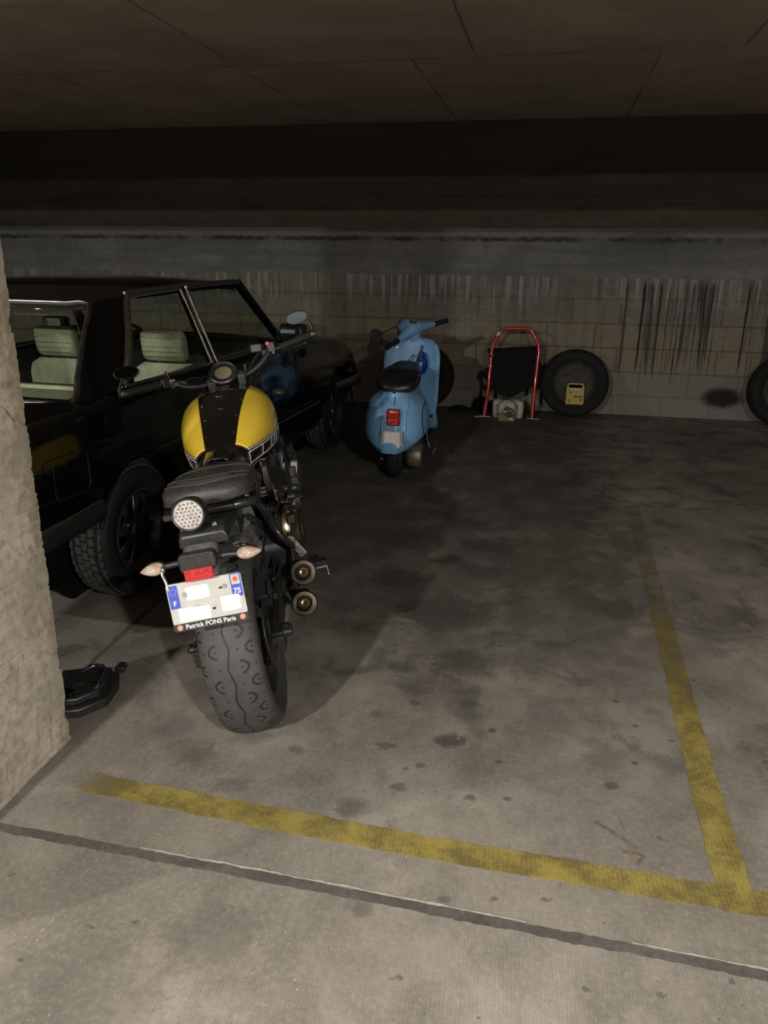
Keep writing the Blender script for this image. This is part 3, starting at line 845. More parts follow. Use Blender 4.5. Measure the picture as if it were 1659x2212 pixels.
        b = MB(); b.loft([[c + n * dep + h2 * (math.cos(2 * PI * k / 32) * wide[0] * .98) + v2 * (math.sin(2 * PI * k / 32) * wide[1] * .98) for k in range(32)] for dep in (.0015, .0025)]); b.build('mirror_glass', M_mirror, hs)
        b = MB(); b.tube(stem, .0065, 10); b.cyl(Vector(stem[0]) - Vector((0, 0, .012)), Vector(stem[0]) + Vector((0, 0, .012)), .014, n=14); b.build('mirror_stem', M_blackpl, moto)
    # round meter
    c = Vector((.985, .002, 1.066)); n = Vector((-.62, -.06, .78)).normalized()
    b = MB(); b.lathe([(0, -.035), (.045, -.033), (.058, -.012), (.061, .008), (.055, .014), (.047, .010)], c, n, 40); me = b.build('meter', M_blackpl, moto)
    b = MB(); b.lathe([(.0585, .010), (.0605, .0125), (.0575, .0155), (.0555, .014)], c, n, 48, close=True); b.build('meter_ring', M_satin, me)
    b = MB(); b.lathe([(0, .0095), (.036, .0095)], c, n, 40); b.build('dial', M_dial, me)
    b = MB(); b.lathe([(.036, .0098), (.049, .0105)], c, n, 40); b.build('dial_surround', M_blackpl, me)
    b = MB(); b.cyl((1.01, -.088, 1.05), (1.025, -.092, 1.085), .008, .006, 10); b.bolt((1.0, -.09, 1.04), (-.5, 0, 1), .012, .01); b.build('ignition_key', M_chrome, moto)
    # hoses and wires round the yokes
    for pts, r in (([(1.06, -.16, 1.12), (1.1, -.12, 1.08), (1.15, -.05, .98), (1.18, .0, .85)], .006), ([(1.03, .20, 1.05), (1.08, .14, 1.06), (1.14, .06, 1.0), (1.1, .06, .85)], .005), ([(1.0, .25, 1.06), (1.05, .12, 1.02), (1.08, .03, .93)], .0045), ([(1.04, -.21, 1.10), (1.07, -.14, 1.04), (1.06, -.06, .95)], .0045)):
        b = MB(); b.tube(pts, r, 8); b.build('control_cable', M_rubber, moto)
    # front indicators
    for s in (-1, 1):
        p = Vector((1.185, s * .185, .905)); p = st(p) if s > 0 else Vector((1.20, -.190, .912))
        q = Vector((p.x + .02, s * .09, p.z - .01))
        b = MB(); b.tube([q, (q + p) / 2, p], .008, 8); b.ell(p, (.024, .038, .020), n=18); b.build('front_indicator', M_blackpl, moto)
front_end()
# ------------------------------------------------------------------ motorcycle: tank, seat, tail
TANK = [(.395, .088, .868, .775), (.44, .100, .876, .772), (.50, .122, .905, .770), (.58, .152, .946, .768), (.66, .173, .978, .768), (.75, .187, 1.005, .768), (.84, .192, 1.022, .766), (.92, .182, 1.022, .765), (.98, .158, 1.010, .768), (1.025, .118, .988, .785), (1.045, .07, .965, .81)]
def tank_sec(x):
    w, zt, zb = lerp_table(TANK, x)
    return w, zt, zb, zb + (zt - zb) * .42
def tank_pt(x, t, side, off=0.0):
    """t 0 = top centre, 1 = widest line, 2 = bottom edge"""
    w, zt, zb, zm = tank_sec(x)
    e = 2 / 2.5
    if t <= 1:
        a = t * PI / 2
        y = w * math.sin(a) ** e; z = zm + (zt - zm) * max(0, math.cos(a)) ** e
        nrm = Vector((0, math.sin(a), math.cos(a) * 1.1))
    else:
        q = t - 1
        y = w * (1 - .08 * q * q); z = zm + (zb - zm) * q
        nrm = Vector((0, 1, -.2 * q))
    nrm.normalize()
    return Vector((x, side * (y + nrm.y * off), z + nrm.z * off))
def tank_t_for_y(x, yy):
    lo, hi = 0.0, 1.0
    for _ in range(30):
        md = (lo + hi) / 2
        if tank_pt(x, md, 1).y < yy: lo = md
        else: hi = md
    return lo
def tank_t_for_z(x, zz):
    lo, hi = 0.0, 2.0
    for _ in range(30):
        md = (lo + hi) / 2
        if tank_pt(x, md, 1).z > zz: lo = md
        else: hi = md
    return lo
def tank():
    b = MB(); rings = []
    xs = [.395 + (1.045 - .395) * i / 40 for i in range(41)]
    ts = [i / 12 for i in range(13)] + [1 + i / 6 for i in range(1, 7)]
    for x in xs:
        r = [tank_pt(x, t, -1) for t in ts]
        l = [tank_pt(x, t, 1) for t in ts[1:]]
        rings.append(l[::-1] + r)
    b.loft(rings)
    tk = b.build('fuel_tank', M_gloss, moto, ang=50)
    edge_z = lambda x: .850 - .004 * max(0, min(1, (x - .45) / .45))
    for s in (1, -1):
        b = MB(); rings = []; lines = []
        x0, x1 = .448, .985
        for i in range(45):
            x = x0 + (x1 - x0) * i / 44
            ys = .056 + (.100 - .056) * (x - .45) / .36
            ys = min(ys, .105)
            ta = tank_t_for_y(x, ys) if ys < tank_sec(x)[0] * .985 else .82
            tb = max(tank_t_for_z(x, edge_z(x)), ta + .02)
            if x > .93: tb = ta + (tb - ta) * max(.05, 1 - ((x - .93) / .055) ** 2 * .9)
            rings.append([tank_pt(x, ta + (tb - ta) * k / 14, s, .0022) for k in range(15)])
            lines.append((x, tb))
        b.loft(rings, False, closed=False)
        pn = b.build('tank_panel', M_yellow, tk, ang=60, solid=.0016)
        pn['label'] = 'glossy yellow tank side panel'
        # white pinstripe below the yellow
        b = MB(); rings = []
        for i in range(40):
            x = x0 + (.93 - x0) * i / 39
            z = edge_z(x) - .004
            rings.append([tank_pt(x, tank_t_for_z(x, z + h), s, .0030) for h in (.0018, -.0018)])
        b.loft(rings, False, closed=False); b.build('pinstripe', M_white, tk, ang=60, solid=.0006)
        # ladder of white outlined blocks
        b = MB()
        def zr(x, f): return edge_z(x) - .013 - f * (.040 - .006 * (x - .45) / .4)
        def ribbon(pts, hw):
            rings = []
            for x, f in pts:
                z = zr(x, f); rings.append([tank_pt(x, tank_t_for_z(x, z + h), s, .0030) for h in (hw, -hw)])
            b.loft(rings, False, closed=False)
        xa, xb = .445, .86
        ribbon([(xa + (xb - xa) * i / 30, 0) for i in range(31)], .0023)
        ribbon([(xa - .012 + (xb - .03 - xa) * i / 30, 1) for i in range(31)], .0027)
        for xr in (xa - .003, .552, .652, .748, .838):
            rings = []
            for k in range(7):
                f = k / 6; x = xr - .010 * f
                z = zr(x, f); rings.append([tank_pt(x + h, tank_t_for_z(x + h, z), s, .0030) for h in (.0036, -.0036)])
            b.loft(rings, False, closed=False)
        b.build('stripe_blocks', M_white, tk, ang=60, solid=.0006)
        b = MB(); ribbon([(.445 + .09 * i / 8, 1.32) for i in range(9)], .0010); b.build('small_marking', M_white, tk, ang=60, solid=.0004)
    # filler cap, strap bolts, sticker
    b = MB(); b.lathe([(0, .008), (.030, .008), (.036, .004), (.038, 0)], (.80, 0, 1.016), (-.2, 0, 1), 32)
    for k in range(6): b.bolt((.80 + .026 * math.cos(k * PI / 3), .026 * math.sin(k * PI / 3), 1.022), (-.2, 0, 1), .003, .004)
    b.build('filler_cap', M_gloss, tk)
    b = MB()
    for x, yy in ((.86, .088), (.86, -.090), (.72, .078), (.72, -.080), (.60, .058), (.60, -.062), (.51, .05), (.51, -.052), (.66, .004), (.655, -.006), (.83, .03)):
        t = tank_t_for_y(x, abs(yy)); p = tank_pt(x, t, 1 if yy > 0 else -1, .001)
        b.bolt(p, (-.25, yy * 2, 1), .0042, .004)
    b.pieces('tank_bolt', M_chrome, tk)
    b = MB()
    for dx in (0, .016):
        p = tank_pt(.905 + dx, .02, 1, .0015); b.box((.905 + dx, .005, p.z + .001), (.010, .055, .0015))
    b.pieces('warning_label', M_grey, tk, bevel=.001)
    # plastic nose at the seat, yellow flashes each side
    b = MB(); rings = []
    for i in range(9):
        x = .30 + .12 * i / 8; w = .050 + .018 * i / 8; zt = .872 + .008 * i / 8
        rings.append([(x, w * math.cos(a), zt - .05 + .05 * math.sin(a) ** .8) for a in [PI * k / 12 for k in range(13)]])
    b.loft(rings, False, closed=False); b.build('tank_tail', M_gloss, moto, solid=.003)
tank()

def seat():
    # sections: x, half width, top, bottom
    S = [(-.130, .060, .866, .838), (-.120, .090, .874, .832), (-.085, .126, .882, .826), (-.02, .142, .884, .816), (.06, .143, .880, .810), (.14, .138, .870, .804), (.19, .130, .866, .802), (.215, .122, .858, .80), (.230, .108, .846, .795), (.25, .092, .826, .79), (.30, .085, .820, .785), (.36, .080, .824, .785), (.42, .07, .836, .785)]
    b = MB(); rings = []
    N = 44
    for i in range(41):
        x = S[0][0] + (S[-1][0] - S[0][0]) * i / 40
        w, zt, zb = lerp_table(S, x)
        r = []
        for k in range(N):
            a = 2 * PI * k / N
            c, s = math.cos(a), math.sin(a)
            yy = w * math.copysign(abs(c) ** .48, c)
            zz = (zt + zb) / 2 + (zt - zb) / 2 * math.copysign(abs(s) ** .62, s)
            if s > 0: zz += .012 * (1 - (yy / w) ** 2)
            r.append((x, yy - .010, zz))
        rings.append(r)
    b.loft(rings)
    se = b.build('seat', M_leather, moto, ang=60)
    def top(x, f):
        w, zt, zb = lerp_table(S, x); yy = w * f
        c = abs(f) ** (1 / .48); s = math.sqrt(max(0, 1 - min(1, c * c)))
        return Vector((x, yy - .010, (zt + zb) / 2 + (zt - zb) / 2 * s ** .62 + .012 * (1 - f * f) + .0012))
    for off in (0, .052):
        b = MB(); b.tube([top(-.095 + off + .085 * (abs(f) ** 2.0), f) for f in [-.9 + 1.8 * k / 24 for k in range(25)]], .0036, 6, 3); b.build('seam_welt', M_seam, se)
    b = MB(); b.tube([top(.12 + .02 * abs(f), f) for f in [-.93 + 1.86 * k / 24 for k in range(25)]], .0018, 6, 3); b.build('seam_welt', M_seam, se)
    pts = []
    for k in range(40):
        x = S[0][0] + (S[-1][0] - .20 - S[0][0]) * k / 39
        w, zt, zb = lerp_table(S, x); pts.append(Vector((x, -w - .010, zb + .014)))
    b = MB(); b.tube(pts, .0032, 6, 2); b.tube([Vector((p.x, -p.y - .020, p.z)) for p in pts], .0032, 6, 2); b.build('seam_welt', M_seam, se)
    # tuck-and-roll rear cushion lettering is worn away: an embossed strip only
    b = MB(); rings = []
    for k in range(21):
        f = -.62 + 1.24 * k / 20
        rings.append([top(-.082 + .085 * f * f, f) + Vector((0, 0, .0010)), top(-.055 + .085 * f * f, f) + Vector((0, 0, .0022)), top(-.050 + .085 * f * f, f) + Vector((0, 0, .0008))])
    b.loft(rings, False, closed=False); b.build('seat_band', M_leather, se, solid=.002)
    b = MB()
    b.prism([(-.10, -.09), (.30, -.07), (.30, .07), (-.10, .09)], (0, 0, .800), (1, 0, 0), (0, 1, 0), .016); b.build('seat_pan', M_blackpl, moto, bevel=.005)
seat()

def tail():
    # subframe hoop and rails
    b = MB(); b.tube([(.55, -.105, .745), (.25, -.128, .772), (.06, -.144, .790), (-.02, -.146, .797), (-.062, -.118, .802), (-.078, -.06, .805), (-.080, .0, .806), (-.078, .06, .806), (-.062, .11, .804), (-.02, .130, .798), (.06, .135, .792), (.25, .122, .775), (.55, .105, .745)], .0145, 12, 6); b.build('subframe_hoop', M_frame, moto)
    for s in (-1, 1):
        b = MB(); b.tube([(-.02, s * .122, .79), (.14, s * .128, .73), (.34, s * .12, .63), (.50, s * .11, .53)], .0125, 12); b.build('subframe_strut', M_frame, moto)
    # rear mudguard: a wide flap with a turned lower lip
    b = MB()
    sec = [(-.10, .072, .795, .765), (-.18, .071, .808, .775), (-.235, .070, .818, .782), (-.272, .068, .815, .775), (-.290, .068, .800, .764)]
    rings = []
    for x, w, zt, zb in sec:
        rings.append([(x, -w - .020, zb), (x, -w - .016, zt - .012), (x, -w - .006, zt), (x, w - .022, zt), (x, w - .014, zt - .012), (x, w - .010, zb)])
    b.loft(rings); b.build('rear_mudguard', M_blackpl, moto, bevel=.005)
    b = MB(); b.bolt((-.268, -.052, .816), (-1, 0, .25), .0085, .004); b.bolt((-.268, .04, .818), (-1, 0, .25), .006, .004); b.pieces('mudguard_bolt', M_satin, moto)
    # lamp: round clear lens with a grid of bright diodes
    c = Vector((-.296, .004, .867)); n = Vector((-1, .02, .18)).normalized()
    b = MB(); b.lathe([(0, -.09), (.03, -.088), (.043, -.06), (.0475, -.02), (.0485, .010), (.0455, .016), (.0410, .014)], c, n, 44); tl = b.build('tail_light', M_blackpl, moto)
    b = MB(); b.lathe([(0, .0185), (.02, .0178), (.036, .0150), (.0412, .0120)], c, n, 44); b.build('lamp_lens', M_led, tl)
    u, v, w = frame(n)
    b = MB()
    for i in range(-3, 4):
        for j in range(-4, 5):
            p = (i * .0112 + (.0056 if j % 2 else 0), j * .0097)
            if math.hypot(*p) < .0375: b.ell(c + u * p[1] + v * p[0] + w * (.0182 - math.hypot(*p) ** 2 * 3.2), (.0042, .0042, .0042), n=10, m=6)
    b.pieces('diode_reflector', M_chrome, tl)
    b = MB(); b.tube([(-.20, 0, .84), (-.235, 0, .858), (-.25, 0, .865)], .024, 14); b.box((-.262, .068, .860), (.03, .028, .016)); b.build('lamp_bracket', M_blackpl, moto)
    # plate hanger
    b = MB()
    sec = [(-.262, .052, .790), (-.285, .052, .765), (-.312, .054, .730), (-.340, .050, .695), (-.362, .046, .655)]
    rings = [[(x, -w, z - .004), (x + .05, -w * .8, z - .004), (x + .05, w * .8, z - .004), (x, w, z - .004), (x - .004, w - .012, z + .010), (x - .004, -w + .012, z + .010)] for x, w, z in sec]
    b.loft(rings); b.build('plate_hanger', M_grey, moto, bevel=.006)
    b = MB(); b.prism(rrect(.104, .056, .014), (-.345, .002, .744), (0, -1, 0), (.10, 0, 1), .034, True); hd = b.build('plate_lamp_hood', M_blackpl, moto, bevel=.006)
    b = MB(); b.prism(rrect(.080, .033, .002), (-.374, .002, .716), (0, -1, 0), (.18, 0, .98), .010, True); rr = b.build('rear_reflector', M_red, moto, bevel=.002)
    rr['label'] = 'red rectangular reflector'
    # indicators
    for s in (1, -1):
        p = Vector((-.322, s * .134, .735)); q = Vector((-.318, s * .048, .738))
        b = MB(); b.tube([q, (q + p) / 2, p - Vector((0, s * .028, 0))], .0095, 10); b.build('indicator_stalk', M_blackpl, moto)
        R = Euler((0, 0, 0)).to_matrix()
        b = MB(); rings = []
        for i in range(13):
            f = i / 12; yy = -.034 + .074 * f; rad = math.sin(PI * min(1, max(0, f)) ** .72) ** .75 * .0185
            rings.append([(p.x + rad * 1.15 * math.cos(2 * PI * k / 24), p.y + s * yy, p.z + rad * math.sin(2 * PI * k / 24) - .003 * f) for k in range(24)])
        b.loft(rings); il = b.build('rear_indicator', M_indicator, moto)
        il['label'] = 'clear teardrop turn signal with amber bulb'
        b = MB(); b.ell((p.x + .012, p.y - s * .004, p.z), (.020, .032, .0165), n=18); b.build('indicator_shell', M_blackpl, il)
    b = MB(); b.tube([(-.338, .104, .735), (-.345, .108, .722), (-.352, .102, .700), (-.362, .098, .678)], .0045, 8); b.ell((-.338, .104, .734), (.010, .007, .010)); b.build('cable_clip', M_alu, moto)
    # registration plate
    tr, tl_, bl, br = Vector((-.358, -.105, .694)), Vector((-.358, .105, .694)), Vector((-.388, .105, .562)), Vector((-.388, -.105, .562))
    r = Vector((0, -1, 0)); up = (tl_ - bl).normalized(); n = r.cross(up)
    ctr = (tr + bl) / 2
    b = MB(); b.prism(rrect(.214, .139, .008), ctr + n * -.005, r, up, .004); ph = b.build('plate_backing', M_blackpl, moto)
    b = MB(); b.prism(rrect(.210, .116, .007, cy=.0095), ctr - n * .001, r, up, .0015); pl = b.build('registration_plate', M_plate, moto, ang=30)
    pl['label'] = 'white registration plate with blue end bands'
    b = MB(); b.prism(rrect(.210, .0215, .004, cy=-.0580), ctr - n * .001, r, up, .0022); b.build('dealer_strip', M_blackpl, pl)
    b = MB(); b.prism(rrect(.028, .066, .002, cx=-.0885, cy=.0300), ctr, r, up, .0009); b.build('country_band', M_blue, pl)
    b = MB(); b.prism(rrect(.030, .066, .002, cx=.0880, cy=.0340), ctr, r, up, .0009); b.build('department_band', M_blue, pl)
    b = MB(); b.prism(rrect(.024, .028, .001, cx=.0880, cy=.0500), ctr, r, up, .0013); b.build('logo_ground', M_plate, pl)
    b = MB(); star = []
    for k in range(16):
        rad = .0105 if k % 2 == 0 else .0052
        star.append((.088 + rad * math.cos(PI * k / 8 + .2), .0515 + rad * math.sin(PI * k / 8 + .2)))
    b.prism(star, ctr, r, up, .0017); b.build('star_logo', M_redpaint, pl)
    b = MB()
    for k in range(12):
        a = 2 * PI * k / 12; cx, cy = -.0885 + .0088 * math.cos(a), .045 + .0088 * math.sin(a)
        b.prism([(cx + .0014 * math.cos(q * PI / 2), cy + .0014 * math.sin(q * PI / 2)) for q in range(4)], ctr, r, up, .0013)
    M_star = grain('faded_star_yellow', (.36, .37, .34), .5, .1, 30)
    b.build('star_ring', M_star, pl)
    P = lambda a, q, d=.0006: ctr + r * a + up * q + n * d
    lettering('country_letter', 'F', .019, M_white, pl, P(-.0885, .0115), r, up, .0008, bold=.0004)
    lettering('department_number', '75', .021, M_white, pl, P(.088, .0170), r, up, .0008, bold=.0005)
    lettering('dealer_lettering', 'Patrick PONS Paris', .0180, M_white, pl, P(-.002, -.0585, .0014), r, up, .0004, bold=.0003)
    b = MB()
    b.prism(rrect(.010, .006, .001, cx=.044, cy=.034), ctr, r, up, .0009); b.prism(rrect(.009, .007, .001, cx=.0155, cy=-.020), ctr, r, up, .0009); b.pieces('plate_dash', M_blackpl, pl)
    def blob(cx, cy, w, h, seed):
        rnd = random.Random(seed); out = []
        for a, q in rrect(w, h, .004, 3): out.append((cx + a, cy + q))
        res = []
        for (a, q), (a2, q2) in zip(out, out[1:] + out[:1]):
            for k in range(5): res.append((a + (a2 - a) * k / 5 + rnd.gauss(0, .0006), q + (q2 - q) * k / 5 + rnd.gauss(0, .0006)))
        return res
    for cx, cy, w, h, sd in ((-.022, .033, .064, .038, 1), (-.040, -.023, .088, .040, 2), (.064, -.013, .054, .042, 3)):
        b = MB(); b.prism(blob(cx, cy, w, h, sd), ctr, r, up, .0011); b.build('blank_patch', M_blank, pl)
    for a, q in ((-.0575, .032), (.056, .036)):
        b = MB(); b.lathe([(0, .003), (.0045, .003), (.006, .001)], P(a, q), n, 18); b.build('plate_rivet', M_plate, pl)
        b = MB(); b.lathe([(0, .0034), (.0016, .0034)], P(a, q), n, 12); b.lathe([(.0050, .0026), (.0062, .0012)], P(a, q), n, 18); b.build('rivet_mark', M_blackpl, pl)
    for a in (-.0885, .0885):
        b = MB(); b.lathe([(0, .004), (.006, .004), (.0085, .002)], P(a, -.058), n, 20); b.build('plate_cap', M_pink, pl)
tail()

# ------------------------------------------------------------------ motorcycle: frame, engine, exhaust
def engine_bay():
    # monoshock lying under the seat, pale dusty body
    b = MB()
    a, e = Vector((.13, -.066, .664)), Vector((.04, -.058, .600)); d = (e - a).normalized(); L = (e - a).length
    pr = [(0, -.03), (.032, -.03), (.037, -.012), (.037, .0), (.041, .002), (.041, .010), (.035, .012), (.035, .026), (.041, .028), (.041, .036), (.036, .038), (.038, .08), (.041, .10), (.039, L), (0, L)]
    b.lathe(pr, a, d, 30); b.build('shock_absorber', M_dusty, moto)
    b = MB(); b.lathe([(.0415, L - .012), (.044, L - .006), (.0415, L)], a, d, 30); b.build('shock_ring', M_chrome, moto)
    # grey inner guard and tool box next to it
    b = MB(); b.prism([(-.118, .0), (-.150, .030), (-.140, .085), (-.05, .075), (-.035, .01)], (.06, .028, .676), (0, 1, 0), (.25, 0, 1), .012); b.build('inner_guard', M_grey, moto, bevel=.005)
    b = MB(); b.box((.02, -.02, .735), (.18, .13, .08)); b.box((.18, -.0, .70), (.24, .14, .12)); b.pieces('battery_box', M_blackpl, moto, bevel=.008)
    b = MB()
    for k in range(3): b.tube([(.02, -.105 - k * .008, .735 - k * .012), (.08, -.115 - k * .006, .70 - k * .012), (.16, -.12, .655 - k * .012)], .006, 8)
    b.pieces('wiring_loom', M_rubber, moto)
    # side covers
    for s in (-1, 1):
        b = MB(); pl = [(.44, .80), (.70, .772), (.745, .735), (.70, .66), (.56, .605), (.47, .635), (.43, .72)]
        rings = []
        for d, k in ((0, 1), (.028, .97), (.036, .86)):
            cx, cz = .58, .70
            rings.append([(cx + (x - cx) * k, s * (.128 + (x - .44) * .12 + d), cz + (z - cz) * k) for x, z in pl])
        b.loft(rings); sc = b.build('side_cover', M_gloss, moto, bevel=.006)
        b = MB()
        for x, z in ((.47, .665), (.53, .635), (.69, .74), (.70, .70), (.66, .655), (.61, .628)): b.bolt((x, s * (.162 + (x - .44) * .10), z), (-.5, s, 0), .006, .005)
        b.pieces('cover_bolt', M_chrome, sc)
        b = MB(); b.beam((.455, s * .158, .70), (.475, s * .160, .625), .010, .006, (0, 1, 0)); b.build('cover_trim', M_alu, sc)
    # frame tubes
    for s in (-1, 1):
        b = MB(); b.tube([(1.06, s * .06, .86), (.95, s * .15, .79), (.85, s * .176, .745), (.78, s * .186, .67), (.70, s * .188, .58), (.60, s * .165, .48), (.52, s * .13, .39)], .0165, 14); b.build('frame_tube', M_frame, moto)
        b = MB(); b.tube([(1.05, s * .06, .83), (.97, s * .16, .66), (.92, s * .17, .5)], .014, 12); b.build('frame_tube', M_frame, moto)
        b = MB(); b.tube([(.45, s * .115, .615), (.40, s * .125, .59), (.36, s * .145, .545), (.36, s * .165, .505), (.39, s * .185, .465), (.45, s * .20, .43)], [.015, .015, .014, .013, .012], 12); b.build('rear_set_tube', M_frame, moto)
        b = MB(); b.beam((.44, s * .12, .60), (.62, s * .13, .585), .018, .022); b.beam((.40, s * .13, .575), (.60, s * .14, .55), .014, .018); b.bolt((.44, s * .135, .605), (-.5, s, 0), .012, .008); b.bolt((.42, s * .145, .578), (-.5, s, 0), .011, .008); b.build('frame_brace', M_frame, moto, bevel=.003)
    # engine block: crankcase, cylinders with fins, covers
    b = MB()
    b.prism([(.48, .30), (.60, .25), (.92, .25), (1.0, .34), (.98, .50), (.78, .56), (.55, .54), (.47, .44)], (0, .15, 0), (1, 0, 0), (0, 0, 1), .30); b.build('crankcase', M_matte, moto, bevel=.015)
    b = MB(); dd = Vector((.35, 0, .94)).normalized()
    c0 = Vector((.86, 0, .50))
    for k in range(9):
        c = c0 + dd * (.02 + k * .018); b.box(c, (.19, .27, .008), Euler((0, .36, 0)).to_matrix())
    b.box(c0 + dd * .10, (.16, .24, .18), Euler((0, .36, 0)).to_matrix()); b.box(c0 + dd * .24, (.20, .27, .09), Euler((0, .36, 0)).to_matrix())
    b.build('cylinder_block', M_matte, moto, bevel=.004)
    for s in (-1, 1):
        b = MB(); cc = (.66, s * .15, .445)
        b.lathe([(.128, 0), (.128, .020), (.118, .038), (.10, .050), (.096, .058), (.072, .066), (.068, .072), (0, .074)], cc, (0, s, 0), 44)
        cv = b.build('clutch_cover' if s < 0 else 'generator_cover', M_bronze, moto)
        b = MB()
        for k in range(9):
            a = 2 * PI * k / 9 + .2; b.bolt((.66 + .120 * math.cos(a), s * .176, .445 + .120 * math.sin(a)), (0, s, 0), .007, .008)
        b.pieces('cover_bolt', M_chrome, cv)
        b = MB(); b.tube([(.60, s * .20, .53), (.66, s * .225, .52), (.70, s * .22, .46)], .009, 10); b.box((.70, s * .215, .535), (.06, .03, .05)); b.box((.55, s * .19, .52), (.05, .03, .035)); b.build('cover_boss', M_satin, cv, bevel=.004)
    # throttle bodies and linkage clutter on the right
    b = MB()
    for k, (x, y, z, r) in enumerate(((.70, -.175, .60, .020), (.66, -.20, .575, .016), (.74, -.21, .585, .018), (.63, -.175, .565, .012), (.70, -.225, .555, .014))):
        b.cyl((x, y + .02, z), (x + .01, y - .012, z - .004), r, r * .9, 14); b.bolt((x, y - .012, z - .003), (-.3, -1, 0), r * .55, .008)
    b.build('throttle_linkage', M_satin, moto)
    b = MB(); b.tube([(.70, -.17, .61), (.62, -.17, .60), (.50, -.14, .58)], .007, 8); b.tube([(.74, -.2, .60), (.80, -.21, .54), (.86, -.2, .45)], .010, 10); b.tube([(.60, -.17, .56), (.56, -.19, .50), (.52, -.185, .44), (.5, -.18, .36)], .008, 8); b.pieces('coolant_hose', M_rubber, moto)
    # radiator with its slotted side cowl and expansion bottles
    b = MB(); b.box((1.10, 0, .60), (.035, .36, .28), Euler((0, -.15, 0)).to_matrix()); b.build('radiator', M_matte, moto, bevel=.004)
    for s in (-1, 1):
        b = MB(); rings = []
        for z, x, d in ((.70, 1.05, .0), (.64, 1.03, .012), (.58, .985, .024), (.53, .95, .020), (.505, .93, .0)):
            y = s * (.200 + d)
            rings.append([(x - .045, y - s * .012, z), (x - .03, y + s * .010, z), (x + .05, y + s * .012, z), (x + .07, y - s * .012, z)])
        b.loft(rings); rc = b.build('radiator_cowl', M_blackpl, moto, bevel=.004)
        b = MB()
        for k in range(4):
            z = .690 - k * .020; x = 1.046 - (k * .006); y = s * (.2035 + k * .004)
            for dx in (0, .026): b.box((x - .040 + dx, y + s * (.006 if dx else -.006), z), (.012, .008, .006))
        b.pieces('cowl_slot', M_chrome, rc)
    b = MB(); b.box((.85, -.218, .640), (.035, .030, .060), Euler((.2, 0, 0)).to_matrix()); b.build('coolant_bottle', M_resv, moto, bevel=.006)
    b = MB(); b.box((.80, -.197, .567), (.04, .042, .042), Euler((.1, 0, 0)).to_matrix()); b.build('brake_fluid_bottle', M_resv, moto, bevel=.008)
    b = MB(); b.box((.805, -.200, .602), (.06, .060, .032)); b.cyl((.83, -.205, .655), (.83, -.203, .61), .024, n=16); b.build('bottle_bracket', M_grey, moto, bevel=.006)
    # foot controls
    for s in (-1, 1):
        b = MB(); b.prism([(.36, .40), (.48, .36), (.50, .48), (.44, .50)], (0, s * .175, 0), (1, 0, 0), (0, 0, 1), .012); b.build('footrest_bracket', M_matte, moto, bevel=.004)
        b = MB(); b.box((.425, s * .262, .362), (.045, .082, .022)); fp = b.build('footpeg', M_rubber, moto, bevel=.004)
        b = MB(); b.cyl((.405, s * .298, .352), (.400, s * .300, .318), .004, n=8); b.ell((.400, s * .300, .316), (.006, .006, .006), n=10, m=6); b.beam((.405, s * .225, .347), (.405, s * .300, .350), .010, .008); b.build('peg_feeler', M_alu, fp)
        b = MB()
        q0, q1 = Vector((.43, s * .178, .480)), Vector((.40, s * .224, .412))
        b.beam(q0, q1, .030, .008, (-1, 0, 0)); b.cyl(q0 + Vector((-.004, 0, 0)), q0 + Vector((-.018, 0, 0)), .013, n=14)
        for k in range(10):
            p = q0 + (q1 - q0) * (.45 + k * .05); b.bolt(p + Vector((-.004, ((k * 7) % 5 - 2) * .003, 0)), (-1, 0, 0), .004, .003)
        b.build('heel_guard', M_alu, moto, bevel=.003)
    b = MB(); b.tube([(.45, -.21, .34), (.54, -.22, .32), (.60, -.235, .312)], .007, 8); b.box((.60, -.240, .312), (.04, .045, .014)); b.build('brake_pedal', M_matte, moto, bevel=.002)
    b = MB(); b.tube([(.45, .23, .36), (.60, .24, .36), (.68, .25, .38)], .007, 8); b.cyl((.68, .23, .38), (.68, .29, .38), .010, n=12); b.build('gear_lever', M_matte, moto)
    # stacked twin mufflers on the right with their pipes
    for nm, tip, back in (('up', Vector((.25, -.220, .403)), Vector((.50, -.190, .315))), ('lo', Vector((.22, -.203, .293)), Vector((.48, -.175, .195)))):
        d = (tip - back).normalized(); L = (tip - back).length
        b = MB()
        b.lathe([(.026, -.03), (.030, .0), (.043, .05), (.0445, .06), (.0475, .09), (.0490, L - .040), (.0490, L - .020), (.0475, L - .008), (.0440, L - .003), (.0325, L - .001)], back, d, 44)
        mf = b.build('muffler', M_canister, moto)
        mf['label'] = 'upper short round silencer' if nm == 'up' else 'lower short round silencer'
        b = MB(); b.lathe([(.0335, L - .004), (.0345, L + .003), (.0310, L + .004), (.0285, L - .001), (.0250, L - .022), (.0225, L - .055), (.0125, L - .060), (.0110, L - .056), (.0110, L - .14), (0, L - .14)], back, d, 44)
        b.build('exhaust_tip', M_tip, mf)
        b = MB(); b.lathe([(.0488, L - .052), (.0500, L - .050), (.0500, L - .042), (.0488, L - .040)], back, d, 44, close=True); b.build('muffler_band', M_chrome, mf)
        b = MB(); u, v, w = frame(d)
        for k in range(8):
            a = 2 * PI * k / 8; b.bolt(back + d * (L - .022) + (u * math.cos(a) + v * math.sin(a)) * .0455, d + (u * math.cos(a) + v * math.sin(a)) * .6, .0035, .0035)
        b.pieces('tip_rivet', M_chrome, mf)
        b = MB(); b.tube([back - d * .01, back - d * .10 + Vector((0, .02, -.01)), (.78, -.08, .215), (.95, -.06, .22), (1.07, -.06, .32), (1.06, -.06, .5), (1.0, -.06, .62)], .021, 14); b.build('exhaust_pipe', M_satin, mf)
